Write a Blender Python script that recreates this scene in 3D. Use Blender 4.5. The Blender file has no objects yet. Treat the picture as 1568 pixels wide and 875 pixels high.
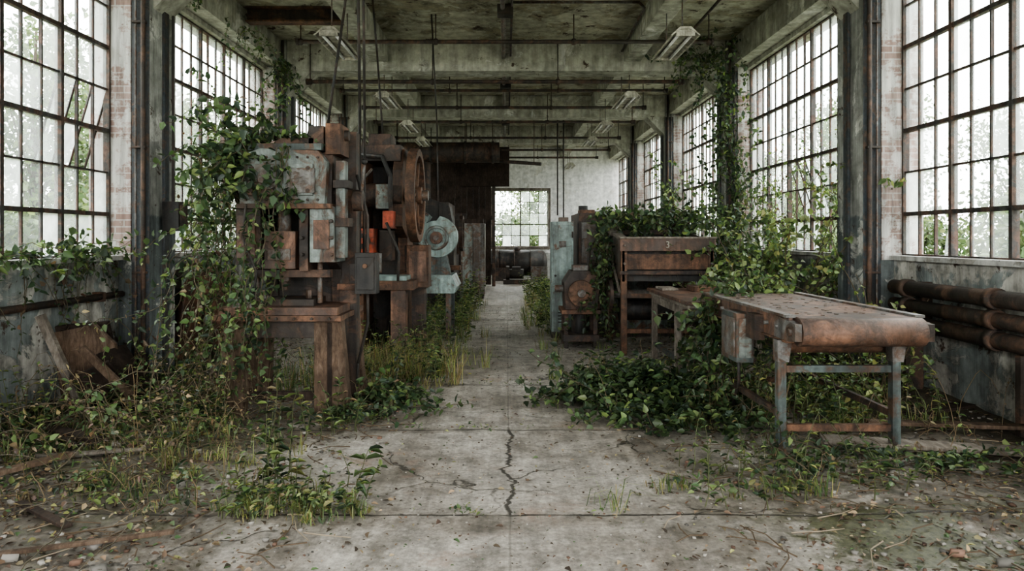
import bpy, bmesh, math, random
import numpy as np
from mathutils import Vector, Matrix, Euler
from mathutils import noise as mn_
random.seed(7)
rng = np.random.default_rng(7)
S = bpy.context.scene
COL = S.collection

# ------------------------------------------------------------------ node helpers
def newmat(name):
    m = bpy.data.materials.new(name); m.use_nodes = True
    nt = m.node_tree; nt.nodes.clear()
    out = nt.nodes.new('ShaderNodeOutputMaterial')
    return m, nt, out
def lk(nt, a, b): nt.links.new(a, b)
def setin(nt, sock, v):
    if hasattr(v, 'is_output'): nt.links.new(v, sock)
    else:
        if isinstance(v, (tuple, list)) and len(v) == 3 and sock.type == 'RGBA': v = (*v, 1)
        sock.default_value = v
def coords(nt, scale=(1, 1, 1), world=False):
    if world:
        g = nt.nodes.new('ShaderNodeNewGeometry'); o = g.outputs['Position']
    else:
        g = nt.nodes.new('ShaderNodeTexCoord'); o = g.outputs['Object']
    mp = nt.nodes.new('ShaderNodeMapping'); mp.inputs['Scale'].default_value = scale
    lk(nt, o, mp.inputs['Vector']); return mp.outputs['Vector']
def noise(nt, vec, scale, detail=6, rough=.6, dist=0.0):
    n = nt.nodes.new('ShaderNodeTexNoise')
    n.inputs['Scale'].default_value = scale; n.inputs['Detail'].default_value = detail
    n.inputs['Roughness'].default_value = rough; n.inputs['Distortion'].default_value = dist
    lk(nt, vec, n.inputs['Vector']); return n.outputs['Fac']
def ramp(nt, fac, stops):
    r = nt.nodes.new('ShaderNodeValToRGB'); e = r.color_ramp.elements
    while len(e) < len(stops): e.new(.5)
    for i, (p, c) in enumerate(stops):
        if not isinstance(c, (tuple, list)): c = (c, c, c)
        e[i].position = p; e[i].color = (*c[:3], 1)
    lk(nt, fac, r.inputs['Fac']); return r.outputs['Color']
def mix(nt, fac, a, b, blend='MIX'):
    m = nt.nodes.new('ShaderNodeMix'); m.data_type = 'RGBA'; m.blend_type = blend
    setin(nt, m.inputs[0], fac); setin(nt, m.inputs[6], a); setin(nt, m.inputs[7], b)
    return m.outputs[2]
def mth(nt, op, a, b=0.0, c=None, clamp=False):
    m = nt.nodes.new('ShaderNodeMath'); m.operation = op; m.use_clamp = clamp
    setin(nt, m.inputs[0], a); setin(nt, m.inputs[1], b)
    if c is not None: setin(nt, m.inputs[2], c)
    return m.outputs[0]
def sep(nt, vec):
    s = nt.nodes.new('ShaderNodeSeparateXYZ'); lk(nt, vec, s.inputs[0]); return s.outputs
def sstep(nt, v, a, b):
    # smooth ramp, also for a > b (falling)
    if a > b:
        return mth(nt, 'SUBTRACT', 1.0, sstep(nt, v, b, a))
    m = nt.nodes.new('ShaderNodeMapRange'); m.interpolation_type = 'SMOOTHSTEP'
    setin(nt, m.inputs[0], v); m.inputs[1].default_value = a; m.inputs[2].default_value = b
    return m.outputs[0]
def finish(nt, out, col, rough=.8, metal=0.0, bump=None, bstr=.3, bdist=.01, spec=.3):
    p = nt.nodes.new('ShaderNodeBsdfPrincipled')
    setin(nt, p.inputs['Base Color'], col); setin(nt, p.inputs['Roughness'], rough)
    setin(nt, p.inputs['Metallic'], metal); p.inputs['Specular IOR Level'].default_value = spec
    if bump is not None:
        b = nt.nodes.new('ShaderNodeBump'); b.inputs['Strength'].default_value = bstr
        b.inputs['Distance'].default_value = bdist
        lk(nt, bump, b.inputs['Height']); lk(nt, b.outputs[0], p.inputs['Normal'])
    lk(nt, p.outputs[0], out.inputs['Surface']); return p

def weathered(name, paint, rust=(.11, .05, .027), thr=.5, scale=3.0, rough=.65, spec=.35, dirt=.6):
    m, nt, out = newmat(name); v = coords(nt, world=True)
    n1 = noise(nt, v, scale, 14, .74, .9); mask = ramp(nt, n1, [(thr-.04, 0.), (thr+.04, 1.)])
    n2 = noise(nt, v, scale*4, 8, .7)
    pc = mix(nt, 1., paint, ramp(nt, n2, [(.3, 1-dirt), (.7, 1.15)]), 'MULTIPLY')
    rc = ramp(nt, noise(nt, v, scale*2.3, 12, .75), [(.3, tuple(c*.3 for c in rust)), (.5, rust), (.72, tuple(min(1, c*1.9) for c in rust))])
    c = mix(nt, mask, pc, rc)
    st = noise(nt, coords(nt, (7, 7, .6), True), 1.2, 7, .65)
    c = mix(nt, 1., c, ramp(nt, st, [(.36, .35), (.6, 1.)]), 'MULTIPLY')
    g3 = noise(nt, v, 1.7, 10, .7)
    c = mix(nt, ramp(nt, g3, [(.45, 0.), (.7, .75)]), c, (.045, .036, .028))
    h = mth(nt, 'ADD', mth(nt, 'MULTIPLY', mask, -.6), n2)
    finish(nt, out, c, rough, 0, h, .45, .01, spec); return m

def wallmat(name, upper, lower, split, peel, thr=.52, streak=.5, moss=.0, third=.6):
    m, nt, out = newmat(name); v = coords(nt, world=True)
    z = sep(nt, v)[2]
    zz = mth(nt, 'ADD', z, mth(nt, 'MULTIPLY', mth(nt, 'SUBTRACT', noise(nt, v, 5, 8, .7), .5), .16))
    lm = sstep(nt, zz, split-.02, split+.02)
    base = mix(nt, lm, lower, upper)
    n2 = noise(nt, v, 6, 8, .65)
    base = mix(nt, 1., base, ramp(nt, n2, [(.3, .55), (.7, 1.15)]), 'MULTIPLY')
    n1 = noise(nt, v, 1.6, 14, .72, .6); mask = ramp(nt, n1, [(thr-.02, 0.), (thr+.02, 1.)])
    pc = ramp(nt, noise(nt, v, 3.7, 10, .7), [(.32, tuple(c*.35 for c in peel)), (.5, peel), (.7, tuple(min(.8, c*1.5) for c in peel))])
    c = mix(nt, mask, base, pc)
    n3 = noise(nt, v, 3.1, 14, .75, .3)
    c = mix(nt, ramp(nt, n3, [(third, 0.), (third+.03, 1.)]), c, (.075, .05, .038))
    st = noise(nt, coords(nt, (4, 4, .35), True), 1.3, 9, .7)
    c = mix(nt, 1., c, ramp(nt, st, [(.38, 1-streak), (.62, 1.05)]), 'MULTIPLY')
    if moss > 0:
        c = mix(nt, mth(nt, 'MULTIPLY', ramp(nt, noise(nt, v, .9, 10, .75), [(.42, 0.), (.62, 1.)]), moss), c, (.06, .065, .037))
    h = mth(nt, 'ADD', mth(nt, 'MULTIPLY', mask, -.7), mth(nt, 'MULTIPLY', n2, .6))
    finish(nt, out, c, .85, 0, h, .6, .015, .2); return m

M = {}
M['wall'] = wallmat('peeling_wall_paint', (.52, .51, .48), (.25, .275, .265), 1.3, (.42, .4, .36), .51, .55, .15, .57)
M['col'] = wallmat('column_paint', (.37, .37, .345), (.17, .19, .19), 1.85, (.54, .53, .49), .56, .68, .2)
M['ceil'] = wallmat('ceiling_plaster', (.53, .515, .42), (.4, .4, .3), 0., (.31, .285, .21), .53, .25, .35, .58)
M['beam'] = wallmat('beam_concrete', (.5, .49, .42), (.5, .5, .4), 0., (.6, .59, .53), .57, .4, .3, .61)
M['white'] = wallmat('whitewashed_plaster', (.85, .84, .82), (.45, .45, .42), 1.0, (.68, .66, .61), .6, .15, 0, .67)
M['sill'] = wallmat('sill_concrete', (.56, .55, .52), (.5, .49, .46), 0., (.35, .33, .3), .56, .4)
M['rust'] = weathered('rusted_steel', (.105, .06, .04), (.165, .085, .05), .47, 4, .65)
M['rustd'] = weathered('dark_rusted_iron', (.055, .043, .036), (.11, .063, .042), .52, 3, .6)
M['rustp'] = weathered('rust_plate', (.135, .085, .065), (.19, .102, .066), .5, 3, .5)
M['grey'] = weathered('grey_green_enamel', (.26, .3, .275), (.145, .08, .05), .52, 3.2, .45)
M['teal'] = weathered('pale_teal_enamel', (.34, .44, .41), (.17, .1, .065), .585, 3, .45, dirt=.45)
M['dkteal'] = weathered('dark_teal_enamel', (.11, .138, .13), (.12, .07, .046), .52, 4, .5)
M['navy'] = weathered('dark_blue_paint', (.065, .078, .088), (.12, .078, .055), .55, 5, .5)
M['red'] = weathered('faded_red_enamel', (.6, .11, .05), (.14, .065, .045), .56, 4, .45)
M['steel'] = weathered('dirty_steel', (.23, .22, .205), (.13, .08, .055), .5, 6, .4)
M['dark'] = weathered('sooty_iron', (.034, .032, .029), (.068, .045, .034), .54, 3, .55)
M['frame'] = weathered('window_steel', (.08, .078, .072), (.11, .065, .048), .5, 6, .7)
M['fix'] = weathered('fixture_enamel', (.68, .65, .53), (.25, .16, .1), .64, 5, .5)
def woodmat(name, a, b):
    m, nt, out = newmat(name); v = coords(nt, world=True)
    n = noise(nt, coords(nt, (9, 2.2, 2.2), True), 3, 12, .75, .5)
    c = ramp(nt, n, [(.3, tuple(x*.35 for x in a)), (.5, a), (.7, b)])
    c = mix(nt, 1., c, ramp(nt, noise(nt, v, 2.5, 8, .7), [(.35, .4), (.65, 1.1)]), 'MULTIPLY')
    finish(nt, out, c, .85, 0, n, .4, .006, .2); return m
M['wood'] = woodmat('weathered_wood', (.13, .087, .06), (.22, .165, .125))
M['woodg'] = woodmat('grey_wood', (.2, .17, .14), (.33, .3, .26))
M['woodd'] = woodmat('dark_wood', (.045, .032, .025), (.085, .057, .043))
m, nt, out = newmat('painted_brick'); v = coords(nt, world=True)
bk = nt.nodes.new('ShaderNodeTexBrick'); sp = sep(nt, v); cb = nt.nodes.new('ShaderNodeCombineXYZ')
lk(nt, mth(nt, 'ADD', sp[0], sp[1]), cb.inputs[0]); lk(nt, sp[2], cb.inputs[1]); lk(nt, cb.outputs[0], bk.inputs['Vector'])
bk.inputs['Scale'].default_value = 1; bk.inputs['Brick Width'].default_value = .2; bk.inputs['Row Height'].default_value = .075
bk.inputs['Mortar Size'].default_value = .008
bk.inputs['Color1'].default_value = (.26, .18, .155, 1); bk.inputs['Color2'].default_value = (.36, .28, .25, 1); bk.inputs['Mortar'].default_value = (.42, .39, .36, 1)
c = mix(nt, ramp(nt, noise(nt, v, 3, 10, .75), [(.47, 0.), (.53, 1.)]), bk.outputs['Color'], (.5, .49, .46))
c = mix(nt, 1., c, ramp(nt, noise(nt, coords(nt, (5, 5, .5), True), 1.5, 8, .7), [(.38, .45), (.6, 1.)]), 'MULTIPLY')
finish(nt, out, c, .9, 0, bk.outputs['Fac'], -.4, .01, .2); M['brick'] = m
# floor
m, nt, out = newmat('cracked_concrete_floor'); v = coords(nt, world=True); sx, sy, sz = sep(nt, v)
n1 = noise(nt, v, .6, 14, .74, .6); n2 = noise(nt, v, 5, 12, .75); n3 = noise(nt, v, 30, 6, .7)
c = ramp(nt, n1, [(.33, (.16, .135, .11)), (.43, (.26, .228, .195)), (.52, (.37, .335, .295)), (.62, (.46, .425, .38)), (.74, (.56, .535, .49))])
c = mix(nt, 1., c, ramp(nt, n2, [(.37, .5), (.58, 1.06)]), 'MULTIPLY')
c = mix(nt, .7, c, mix(nt, 1., c, ramp(nt, n3, [(.36, .5), (.6, 1.15)]), 'MULTIPLY'))
sc = noise(nt, coords(nt, (6, .35, 1), True), 1.3, 10, .75); c = mix(nt, .55, c, mix(nt, 1., c, ramp(nt, sc, [(.4, .55), (.6, 1.12)]), 'MULTIPLY'))
rs = noise(nt, coords(nt, (1, 1.3, 1), True), 1.5, 10, .7, .5)
c = mix(nt, ramp(nt, rs, [(.57, 0.), (.67, .5)]), c, (.25, .155, .11))
stn = noise(nt, coords(nt, (1, .8, 1), True), 1.05, 13, .72, .8); stm = ramp(nt, stn, [(.56, 0.), (.63, 1.)])
c = mix(nt, mth(nt, 'MULTIPLY', stm, .5), c, (.08, .068, .052))
ax = mth(nt, 'ABSOLUTE', sx)
dn = noise(nt, v, 1.1, 12, .72, .4)
wy = mth(nt, 'ADD', sy, mth(nt, 'MULTIPLY', mth(nt, 'SUBTRACT', noise(nt, v, 1.5, 10, .66), .5), .14))
jj = mth(nt, 'PINGPONG', mth(nt, 'SUBTRACT', wy, 4.06), .895)
dm = mth(nt, 'ADD', mth(nt, 'SUBTRACT', mth(nt, 'MULTIPLY', ax, .37), mth(nt, 'MULTIPLY', sx, .045)), mth(nt, 'MULTIPLY', mth(nt, 'SUBTRACT', dn, .5), 2.6))
dm = mth(nt, 'ADD', dm, mth(nt, 'MULTIPLY', sstep(nt, jj, .16, .0), .2))
dm = sstep(nt, dm, .6, .88)
dc = ramp(nt, noise(nt, v, 11, 12, .78), [(.34, (.022, .018, .013)), (.48, (.07, .056, .041)), (.58, (.125, .104, .079)), (.66, (.23, .2, .165)), (.76, (.36, .33, .29))])
c = mix(nt, mth(nt, 'MULTIPLY', dm, .9), c, dc)
ms = noise(nt, v, 1.35, 12, .74)
pd = nt.nodes.new('ShaderNodeVectorMath'); pd.operation = 'DISTANCE'; lk(nt, v, pd.inputs[0]); pd.inputs[1].default_value = (2.1, 3.75, 0)
pud = sstep(nt, mth(nt, 'ADD', pd.outputs['Value'], mth(nt, 'MULTIPLY', mth(nt, 'SUBTRACT', n2, .5), 1.3)), .52, .38)
mo = mth(nt, 'MULTIPLY', ramp(nt, ms, [(.51, 0.), (.58, .65)]), sstep(nt, ax, .8, 2.0))
mo = mth(nt, 'MAXIMUM', mo, mth(nt, 'MULTIPLY', pud, .9))
c = mix(nt, mo, c, mix(nt, ramp(nt, n3, [(.4, 0.), (.6, 1.)]), (.035, .037, .017), (.085, .088, .04)))
wob = mth(nt, 'MULTIPLY', mth(nt, 'SUBTRACT', noise(nt, coords(nt, (.2, 1.5, 0), True), 1.7, 6, .58), .5), mth(nt, 'MULTIPLY', sstep(nt, mth(nt, 'ABSOLUTE', mth(nt, 'SUBTRACT', sy, 4.95)), 1.0, .5), .5))
cc = mth(nt, 'ABSOLUTE', mth(nt, 'ADD', mth(nt, 'SUBTRACT', sx, .02), wob))
near = mth(nt, 'MULTIPLY', sstep(nt, sy, 5.95, 5.8), sstep(nt, sy, 4.0, 4.1))
crk = mth(nt, 'ADD', mth(nt, 'MULTIPLY', sstep(nt, cc, .02, .007), near), mth(nt, 'MULTIPLY', sstep(nt, cc, .01, .003), .35), None, True)
jn = mth(nt, 'MULTIPLY', sstep(nt, jj, .017, .005), ramp(nt, noise(nt, v, 2.2, 5), [(.38, .4), (.5, 1.)]))
vo = nt.nodes.new('ShaderNodeTexVoronoi'); vo.feature = 'DISTANCE_TO_EDGE'; vo.inputs['Scale'].default_value = .62
nv = nt.nodes.new('ShaderNodeTexNoise'); nv.inputs['Scale'].default_value = 2; nv.inputs['Detail'].default_value = 8; lk(nt, v, nv.inputs['Vector'])
va = nt.nodes.new('ShaderNodeVectorMath'); va.operation = 'MULTIPLY_ADD'; lk(nt, nv.outputs['Color'], va.inputs[0]); va.inputs[1].default_value = (.7, .7, .7); lk(nt, v, va.inputs[2])
lk(nt, va.outputs[0], vo.inputs['Vector'])
vc = mth(nt, 'MULTIPLY', sstep(nt, vo.outputs['Distance'], .009, .001), ramp(nt, noise(nt, v, .8, 3), [(.47, 0.), (.53, .9)]))
ck = mth(nt, 'MAXIMUM', mth(nt, 'MAXIMUM', crk, jn), vc)
c = mix(nt, mth(nt, 'MULTIPLY', ck, .92), c, (.025, .021, .016))
h = mth(nt, 'SUBTRACT', mth(nt, 'ADD', mth(nt, 'MULTIPLY', n2, .5), mth(nt, 'MULTIPLY', n3, .3)), mth(nt, 'MULTIPLY', ck, .9))
rg = mth(nt, 'SUBTRACT', mth(nt, 'SUBTRACT', ramp(nt, n1, [(.35, .45), (.6, .8)]), mth(nt, 'MULTIPLY', pud, .25)), mth(nt, 'MULTIPLY', stm, .12))
finish(nt, out, c, rg, 0, h, .5, .02, .4); M['floor'] = m
# foliage
m, nt, out = newmat('leaf_foliage')
at = nt.nodes.new('ShaderNodeAttribute'); at.attribute_name = 'Col'
p = nt.nodes.new('ShaderNodeBsdfPrincipled'); lk(nt, at.outputs['Color'], p.inputs['Base Color'])
p.inputs['Roughness'].default_value = .45; p.inputs['Specular IOR Level'].default_value = .4
tr = nt.nodes.new('ShaderNodeBsdfTranslucent'); lk(nt, mix(nt, 1., at.outputs['Color'], (1.45, 1.5, .95), 'MULTIPLY'), tr.inputs['Color'])
mx = nt.nodes.new('ShaderNodeMixShader'); mx.inputs[0].default_value = .32
lk(nt, p.outputs[0], mx.inputs[1]); lk(nt, tr.outputs[0], mx.inputs[2]); lk(nt, mx.outputs[0], out.inputs['Surface']); M['leaf'] = m
m, nt, out = newmat('litter_matter'); at = nt.nodes.new('ShaderNodeAttribute'); at.attribute_name = 'Col'
finish(nt, out, at.outputs['Color'], .85); M['litter'] = m
m, nt, out = newmat('grimy_hazy_glass'); at = nt.nodes.new('ShaderNodeAttribute'); at.attribute_name = 'Col'
v = coords(nt, world=True)
g = mth(nt, 'MULTIPLY', at.outputs['Fac'], ramp(nt, noise(nt, v, 3.5, 8, .7), [(.3, .5), (.7, 1.2)]), clamp=True)
t = nt.nodes.new('ShaderNodeBsdfTransparent'); t.inputs[0].default_value = (.92, .96, .94, 1)
d = nt.nodes.new('ShaderNodeBsdfTranslucent'); d.inputs[0].default_value = (.82, .89, .86, 1)  # whitish veil: pane grime that also imitates the haze outside
mx = nt.nodes.new('ShaderNodeMixShader'); lk(nt, g, mx.inputs[0]); lk(nt, t.outputs[0], mx.inputs[1]); lk(nt, d.outputs[0], mx.inputs[2])
lk(nt, mx.outputs[0], out.inputs['Surface']); M['glass'] = m
m, nt, out = newmat('meadow_ground'); v = coords(nt, world=True)
finish(nt, out, ramp(nt, noise(nt, v, .8, 8, .7), [(.35, (.26, .28, .17)), (.65, (.42, .42, .32))]), .95); M['grassg'] = m

# ------------------------------------------------------------------ mesh builder
class MB:
    def __init__(s): s.bm = bmesh.new(); s.mats = []
    def mi(s, k):
        if k not in s.mats: s.mats.append(k)
        return s.mats.index(k)
    def _set(s, verts, k, smooth=False):
        i = s.mi(k); fs = set()
        for v in verts:
            for f in v.link_faces: fs.add(f)
        for f in fs: f.material_index = i; f.smooth = smooth
    def box(s, x0, x1, y0, y1, z0, z1, k, rot=None):
        c = Vector(((x0+x1)/2, (y0+y1)/2, (z0+z1)/2))
        mt = Matrix.Translation(c)
        if rot: mt = mt @ Euler([math.radians(a) for a in rot]).to_matrix().to_4x4()
        mt = mt @ Matrix.Diagonal((abs(x1-x0), abs(y1-y0), abs(z1-z0), 1))
        r = bmesh.ops.create_cube(s.bm, size=1, matrix=mt); s._set(r['verts'], k)
    def cyl(s, p0, p1, r, k, r2=None, seg=18):
        p0 = Vector(p0); p1 = Vector(p1); d = p1-p0
        q = d.to_track_quat('Z', 'Y').to_matrix().to_4x4()
        mt = Matrix.Translation((p0+p1)/2) @ q
        rr = bmesh.ops.create_cone(s.bm, cap_ends=True, segments=seg, radius1=r, radius2=r if r2 is None else r2, depth=d.length, matrix=mt)
        s._set(rr['verts'], k, False)
        for v in rr['verts']:
            for f in v.link_faces:
                if len(f.verts) == 4: f.smooth = True
    def tube(s, pts, r, k, seg=8):
        pts = [Vector(p) for p in pts]
        for a, b in zip(pts[:-1], pts[1:]): s.cyl(a, b, r, k, seg=seg)
        for p in pts[1:-1]: s.sph(p, r*1.02, k, 8)
    def sph(s, p, r, k, seg=12, sc=(1, 1, 1)):
        rr = bmesh.ops.create_uvsphere(s.bm, u_segments=seg, v_segments=max(6, seg//2), radius=r, matrix=Matrix.Translation(p) @ Matrix.Diagonal((*sc, 1)))
        s._set(rr['verts'], k, True)
    def prism(s, pts, axis, a0, a1, k):
        def mk(u, v, a):
            return {'X': (a, u, v), 'Y': (u, a, v), 'Z': (u, v, a)}[axis]
        A = [s.bm.verts.new(mk(u, v, a0)) for u, v in pts]; B = [s.bm.verts.new(mk(u, v, a1)) for u, v in pts]
        n = len(pts); s.bm.faces.new(A); s.bm.faces.new(B[::-1])
        for i in range(n): s.bm.faces.new((A[i], B[i], B[(i+1) % n], A[(i+1) % n]))
        s._set(A+B, k)
    def lathe(s, c, axis, prof, k, seg=36):
        rings = []
        c = Vector(c); q = Vector(axis).to_track_quat('Z', 'Y')
        for i in range(seg):
            a = 2*math.pi*i/seg
            rings.append([s.bm.verts.new(c + q @ Vector((r*math.cos(a), r*math.sin(a), h))) for r, h in prof])
        n = len(prof); allv = [v for r in rings for v in r]
        for i in range(seg):
            A = rings[i]; B = rings[(i+1) % seg]
            for j in range(n): s.bm.faces.new((A[j], B[j], B[(j+1) % n], A[(j+1) % n]))
        s._set(allv, k)
    def wheel(s, c, axis, R, w, k, spokes=6, rim=.09, hub=.13):
        s.lathe(c, axis, [(R-rim, -w/2), (R, -w/2), (R, w/2), (R-rim, w/2)], k, 44)
        c = Vector(c); ax = Vector(axis).normalized(); q = ax.to_track_quat('Z', 'Y')
        s.cyl(c-ax*w*.7, c+ax*w*.7, hub, k)
        for i in range(spokes):
            a = 2*math.pi*i/spokes; d = q @ Vector((math.cos(a), math.sin(a), 0))
            s.cyl(c+d*hub*.8, c+d*(R-rim*.6), w*.25, k, w*.2, 8)
    def done(s, name, bevel=.006, parent=None):
        bmesh.ops.recalc_face_normals(s.bm, faces=s.bm.faces)
        vs = [v.co for v in s.bm.verts]
        mn = Vector((min(v[i] for v in vs) for i in range(3))); mx_ = Vector((max(v[i] for v in vs) for i in range(3)))
        o0 = Vector(((mn.x+mx_.x)/2, (mn.y+mx_.y)/2, mn.z))
        bmesh.ops.translate(s.bm, verts=s.bm.verts, vec=-o0)
        me = bpy.data.meshes.new(name); s.bm.to_mesh(me); s.bm.free()
        for k in s.mats: me.materials.append(M[k])
        o = bpy.data.objects.new(name, me); COL.objects.link(o); o.location = o0
        if bevel:
            b = o.modifiers.new('bevel', 'BEVEL'); b.width = bevel; b.segments = 2; b.limit_method = 'ANGLE'; b.angle_limit = math.radians(40)
        return o

# ------------------------------------------------------------------ room shell
COLY = [-1.6, 3.3, 8.2, 13.1, 18.0, 22.9]
YB = 28.0; YF = -4.6; H = 5.2; XW = 4.35; XC = 4.0; XO = 4.7; XG = 4.46
nx, ny = 100, 300
xs = np.linspace(-XO, XO, nx); ys = np.linspace(YF, YB+.3, ny)
bm = bmesh.new()
def fz(x, y):
    a = min(1, max(0, (abs(x)-1.8)/1.6))
    return a*(.035+.05*mn_.noise(Vector((x*1.3, y*1.3, 0)))+.02*mn_.noise(Vector((x*5, y*5, 3)))) + .004*mn_.noise(Vector((x*3, y*3, 9)))
vs = [[bm.verts.new((x, y, fz(x, y))) for x in xs] for y in ys]
for j in range(ny-1):
    for i in range(nx-1):
        f = bm.faces.new((vs[j][i], vs[j][i+1], vs[j+1][i+1], vs[j+1][i])); f.smooth = True
me = bpy.data.meshes.new('floor'); bm.to_mesh(me); bm.free(); me.materials.append(M['floor'])
fo = bpy.data.objects.new('floor', me); COL.objects.link(fo)

b = MB(); b.box(-XO, XO, YF, YB+.3, H, H+.25, 'ceil'); b.done('ceiling', 0)
for sgn, nm in ((-1, 'left'), (1, 'right')):
    b = MB()
    a, c_ = sorted((sgn*XW, sgn*XO))
    b.box(a, c_, YF, YB+.3, -.15, 1.35, 'wall')
    b.box(a, c_, YF, YB+.3, 4.65, H, 'beam')
    a2, c2 = sorted((sgn*4.1, sgn*XW))
    b.box(a2, c2, YF, YB, 4.72, H, 'beam')
    b.done('wall_'+nm, 0)
    for i, y in enumerate(COLY):
        b = MB(); a, c_ = sorted((sgn*XC, sgn*(XO-.02)))
        b.box(a, c_, y-.3, y+.3, -.1, H, 'col')
        a, c_ = sorted((sgn*(XC+.2), sgn*(XO-.03)))
        b.box(a, c_, y-.325, y-.3, 1.35, 4.7, 'brick')
        a, c_ = sorted((sgn*(XW+.02), sgn*(XO-.03))); b.box(a, c_, y+.3, y+.34, 1.35, 4.66, 'brick')
        a, c_ = sorted((sgn*(XC-.03), sgn*XC)); b.box(a, c_, y-.02, y+.1, 0, H-.6, 'navy')
        a, c_ = sorted((sgn*XC, sgn*(XC+.2))); b.box(a, c_, y-.312, y-.3, 0, H-.56, 'navy')
        X0 = sgn*XC
        b.prism([(X0, 4.2), (X0, 4.66), (X0-sgn*.45, 4.66)], 'Y', y-.22, y+.22, 'beam')
        b.cyl((sgn*(XC+.05), y-.35, .02), (sgn*(XC+.05), y-.35, H-.02), .026, 'rustd', seg=8)
        b.cyl((sgn*(XC+.14), y-.335, .02), (sgn*(XC+.14), y-.335, H-.02), .012, 'steel', seg=8)
        for z in (1.2, 2.6, 4.0): b.box(sgn*(XC+.02), sgn*(XC+.17), y-.37, y-.31, z, z+.025, 'rustd')
        b.done('column', .01)
edges = [YF]+COLY+[YB]
for n, sgn in ((1, -1), (2, 1)):
    b = MB(); a, c_ = sorted((sgn*(XW-.07), sgn*(XO-.12)))
    for y0, y1 in zip(edges[:-1], edges[1:]):
        b.box(a, c_, y0+.35, y1-.33, 1.351, 1.405, 'sill')
    b.done('trim_%d' % n, .008)
b = MB()
for y in COLY: b.box(-4.1, 4.1, y-.24, y+.24, 4.65, H, 'beam')
b.done('trim_3', .015)
b = MB()
for x in (-2.3, 2.3): b.box(x-.15, x+.15, YF, YB, 4.82, H, 'beam')
b.box(-.09, .09, YF, YB, 4.96, H, 'beam')
b.done('trim_4', .012)
wx0, wx1, wz0, wz1 = -.52, 1.66, 1.25, 3.48
b = MB()
b.box(-XO, wx0, YB, YB+.3, -.1, H, 'white'); b.box(wx1, XO, YB, YB+.3, -.1, H, 'white')
b.box(wx0, wx1, YB, YB+.3, -.1, wz0, 'white'); b.box(wx0, wx1, YB, YB+.3, wz1, H, 'white')
b.done('wall_back', 0)
b = MB()   # front wall behind the camera: unseen opening, widened to let in more light
b.box(-XO, -4.0, YF-.3, YF, -.1, H, 'wall'); b.box(4.0, XO, YF-.3, YF, -.1, H, 'wall'); b.box(-4.0, 4.0, YF-.3, YF, 4.9, H, 'wall')
b.done('wall_front', 0)
b = MB()
b.box(-3.99, -3.9, YF-.2, YF-.05, 0, 4.89, 'rust'); b.box(3.9, 3.99, YF-.2, YF-.05, 0, 4.89, 'rust'); b.box(-3.99, 3.99, YF-.2, YF-.05, 4.8, 4.89, 'rust')
b.done('opening_frame_1', .01)  # frame of the unseen opening added for light from behind

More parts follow.
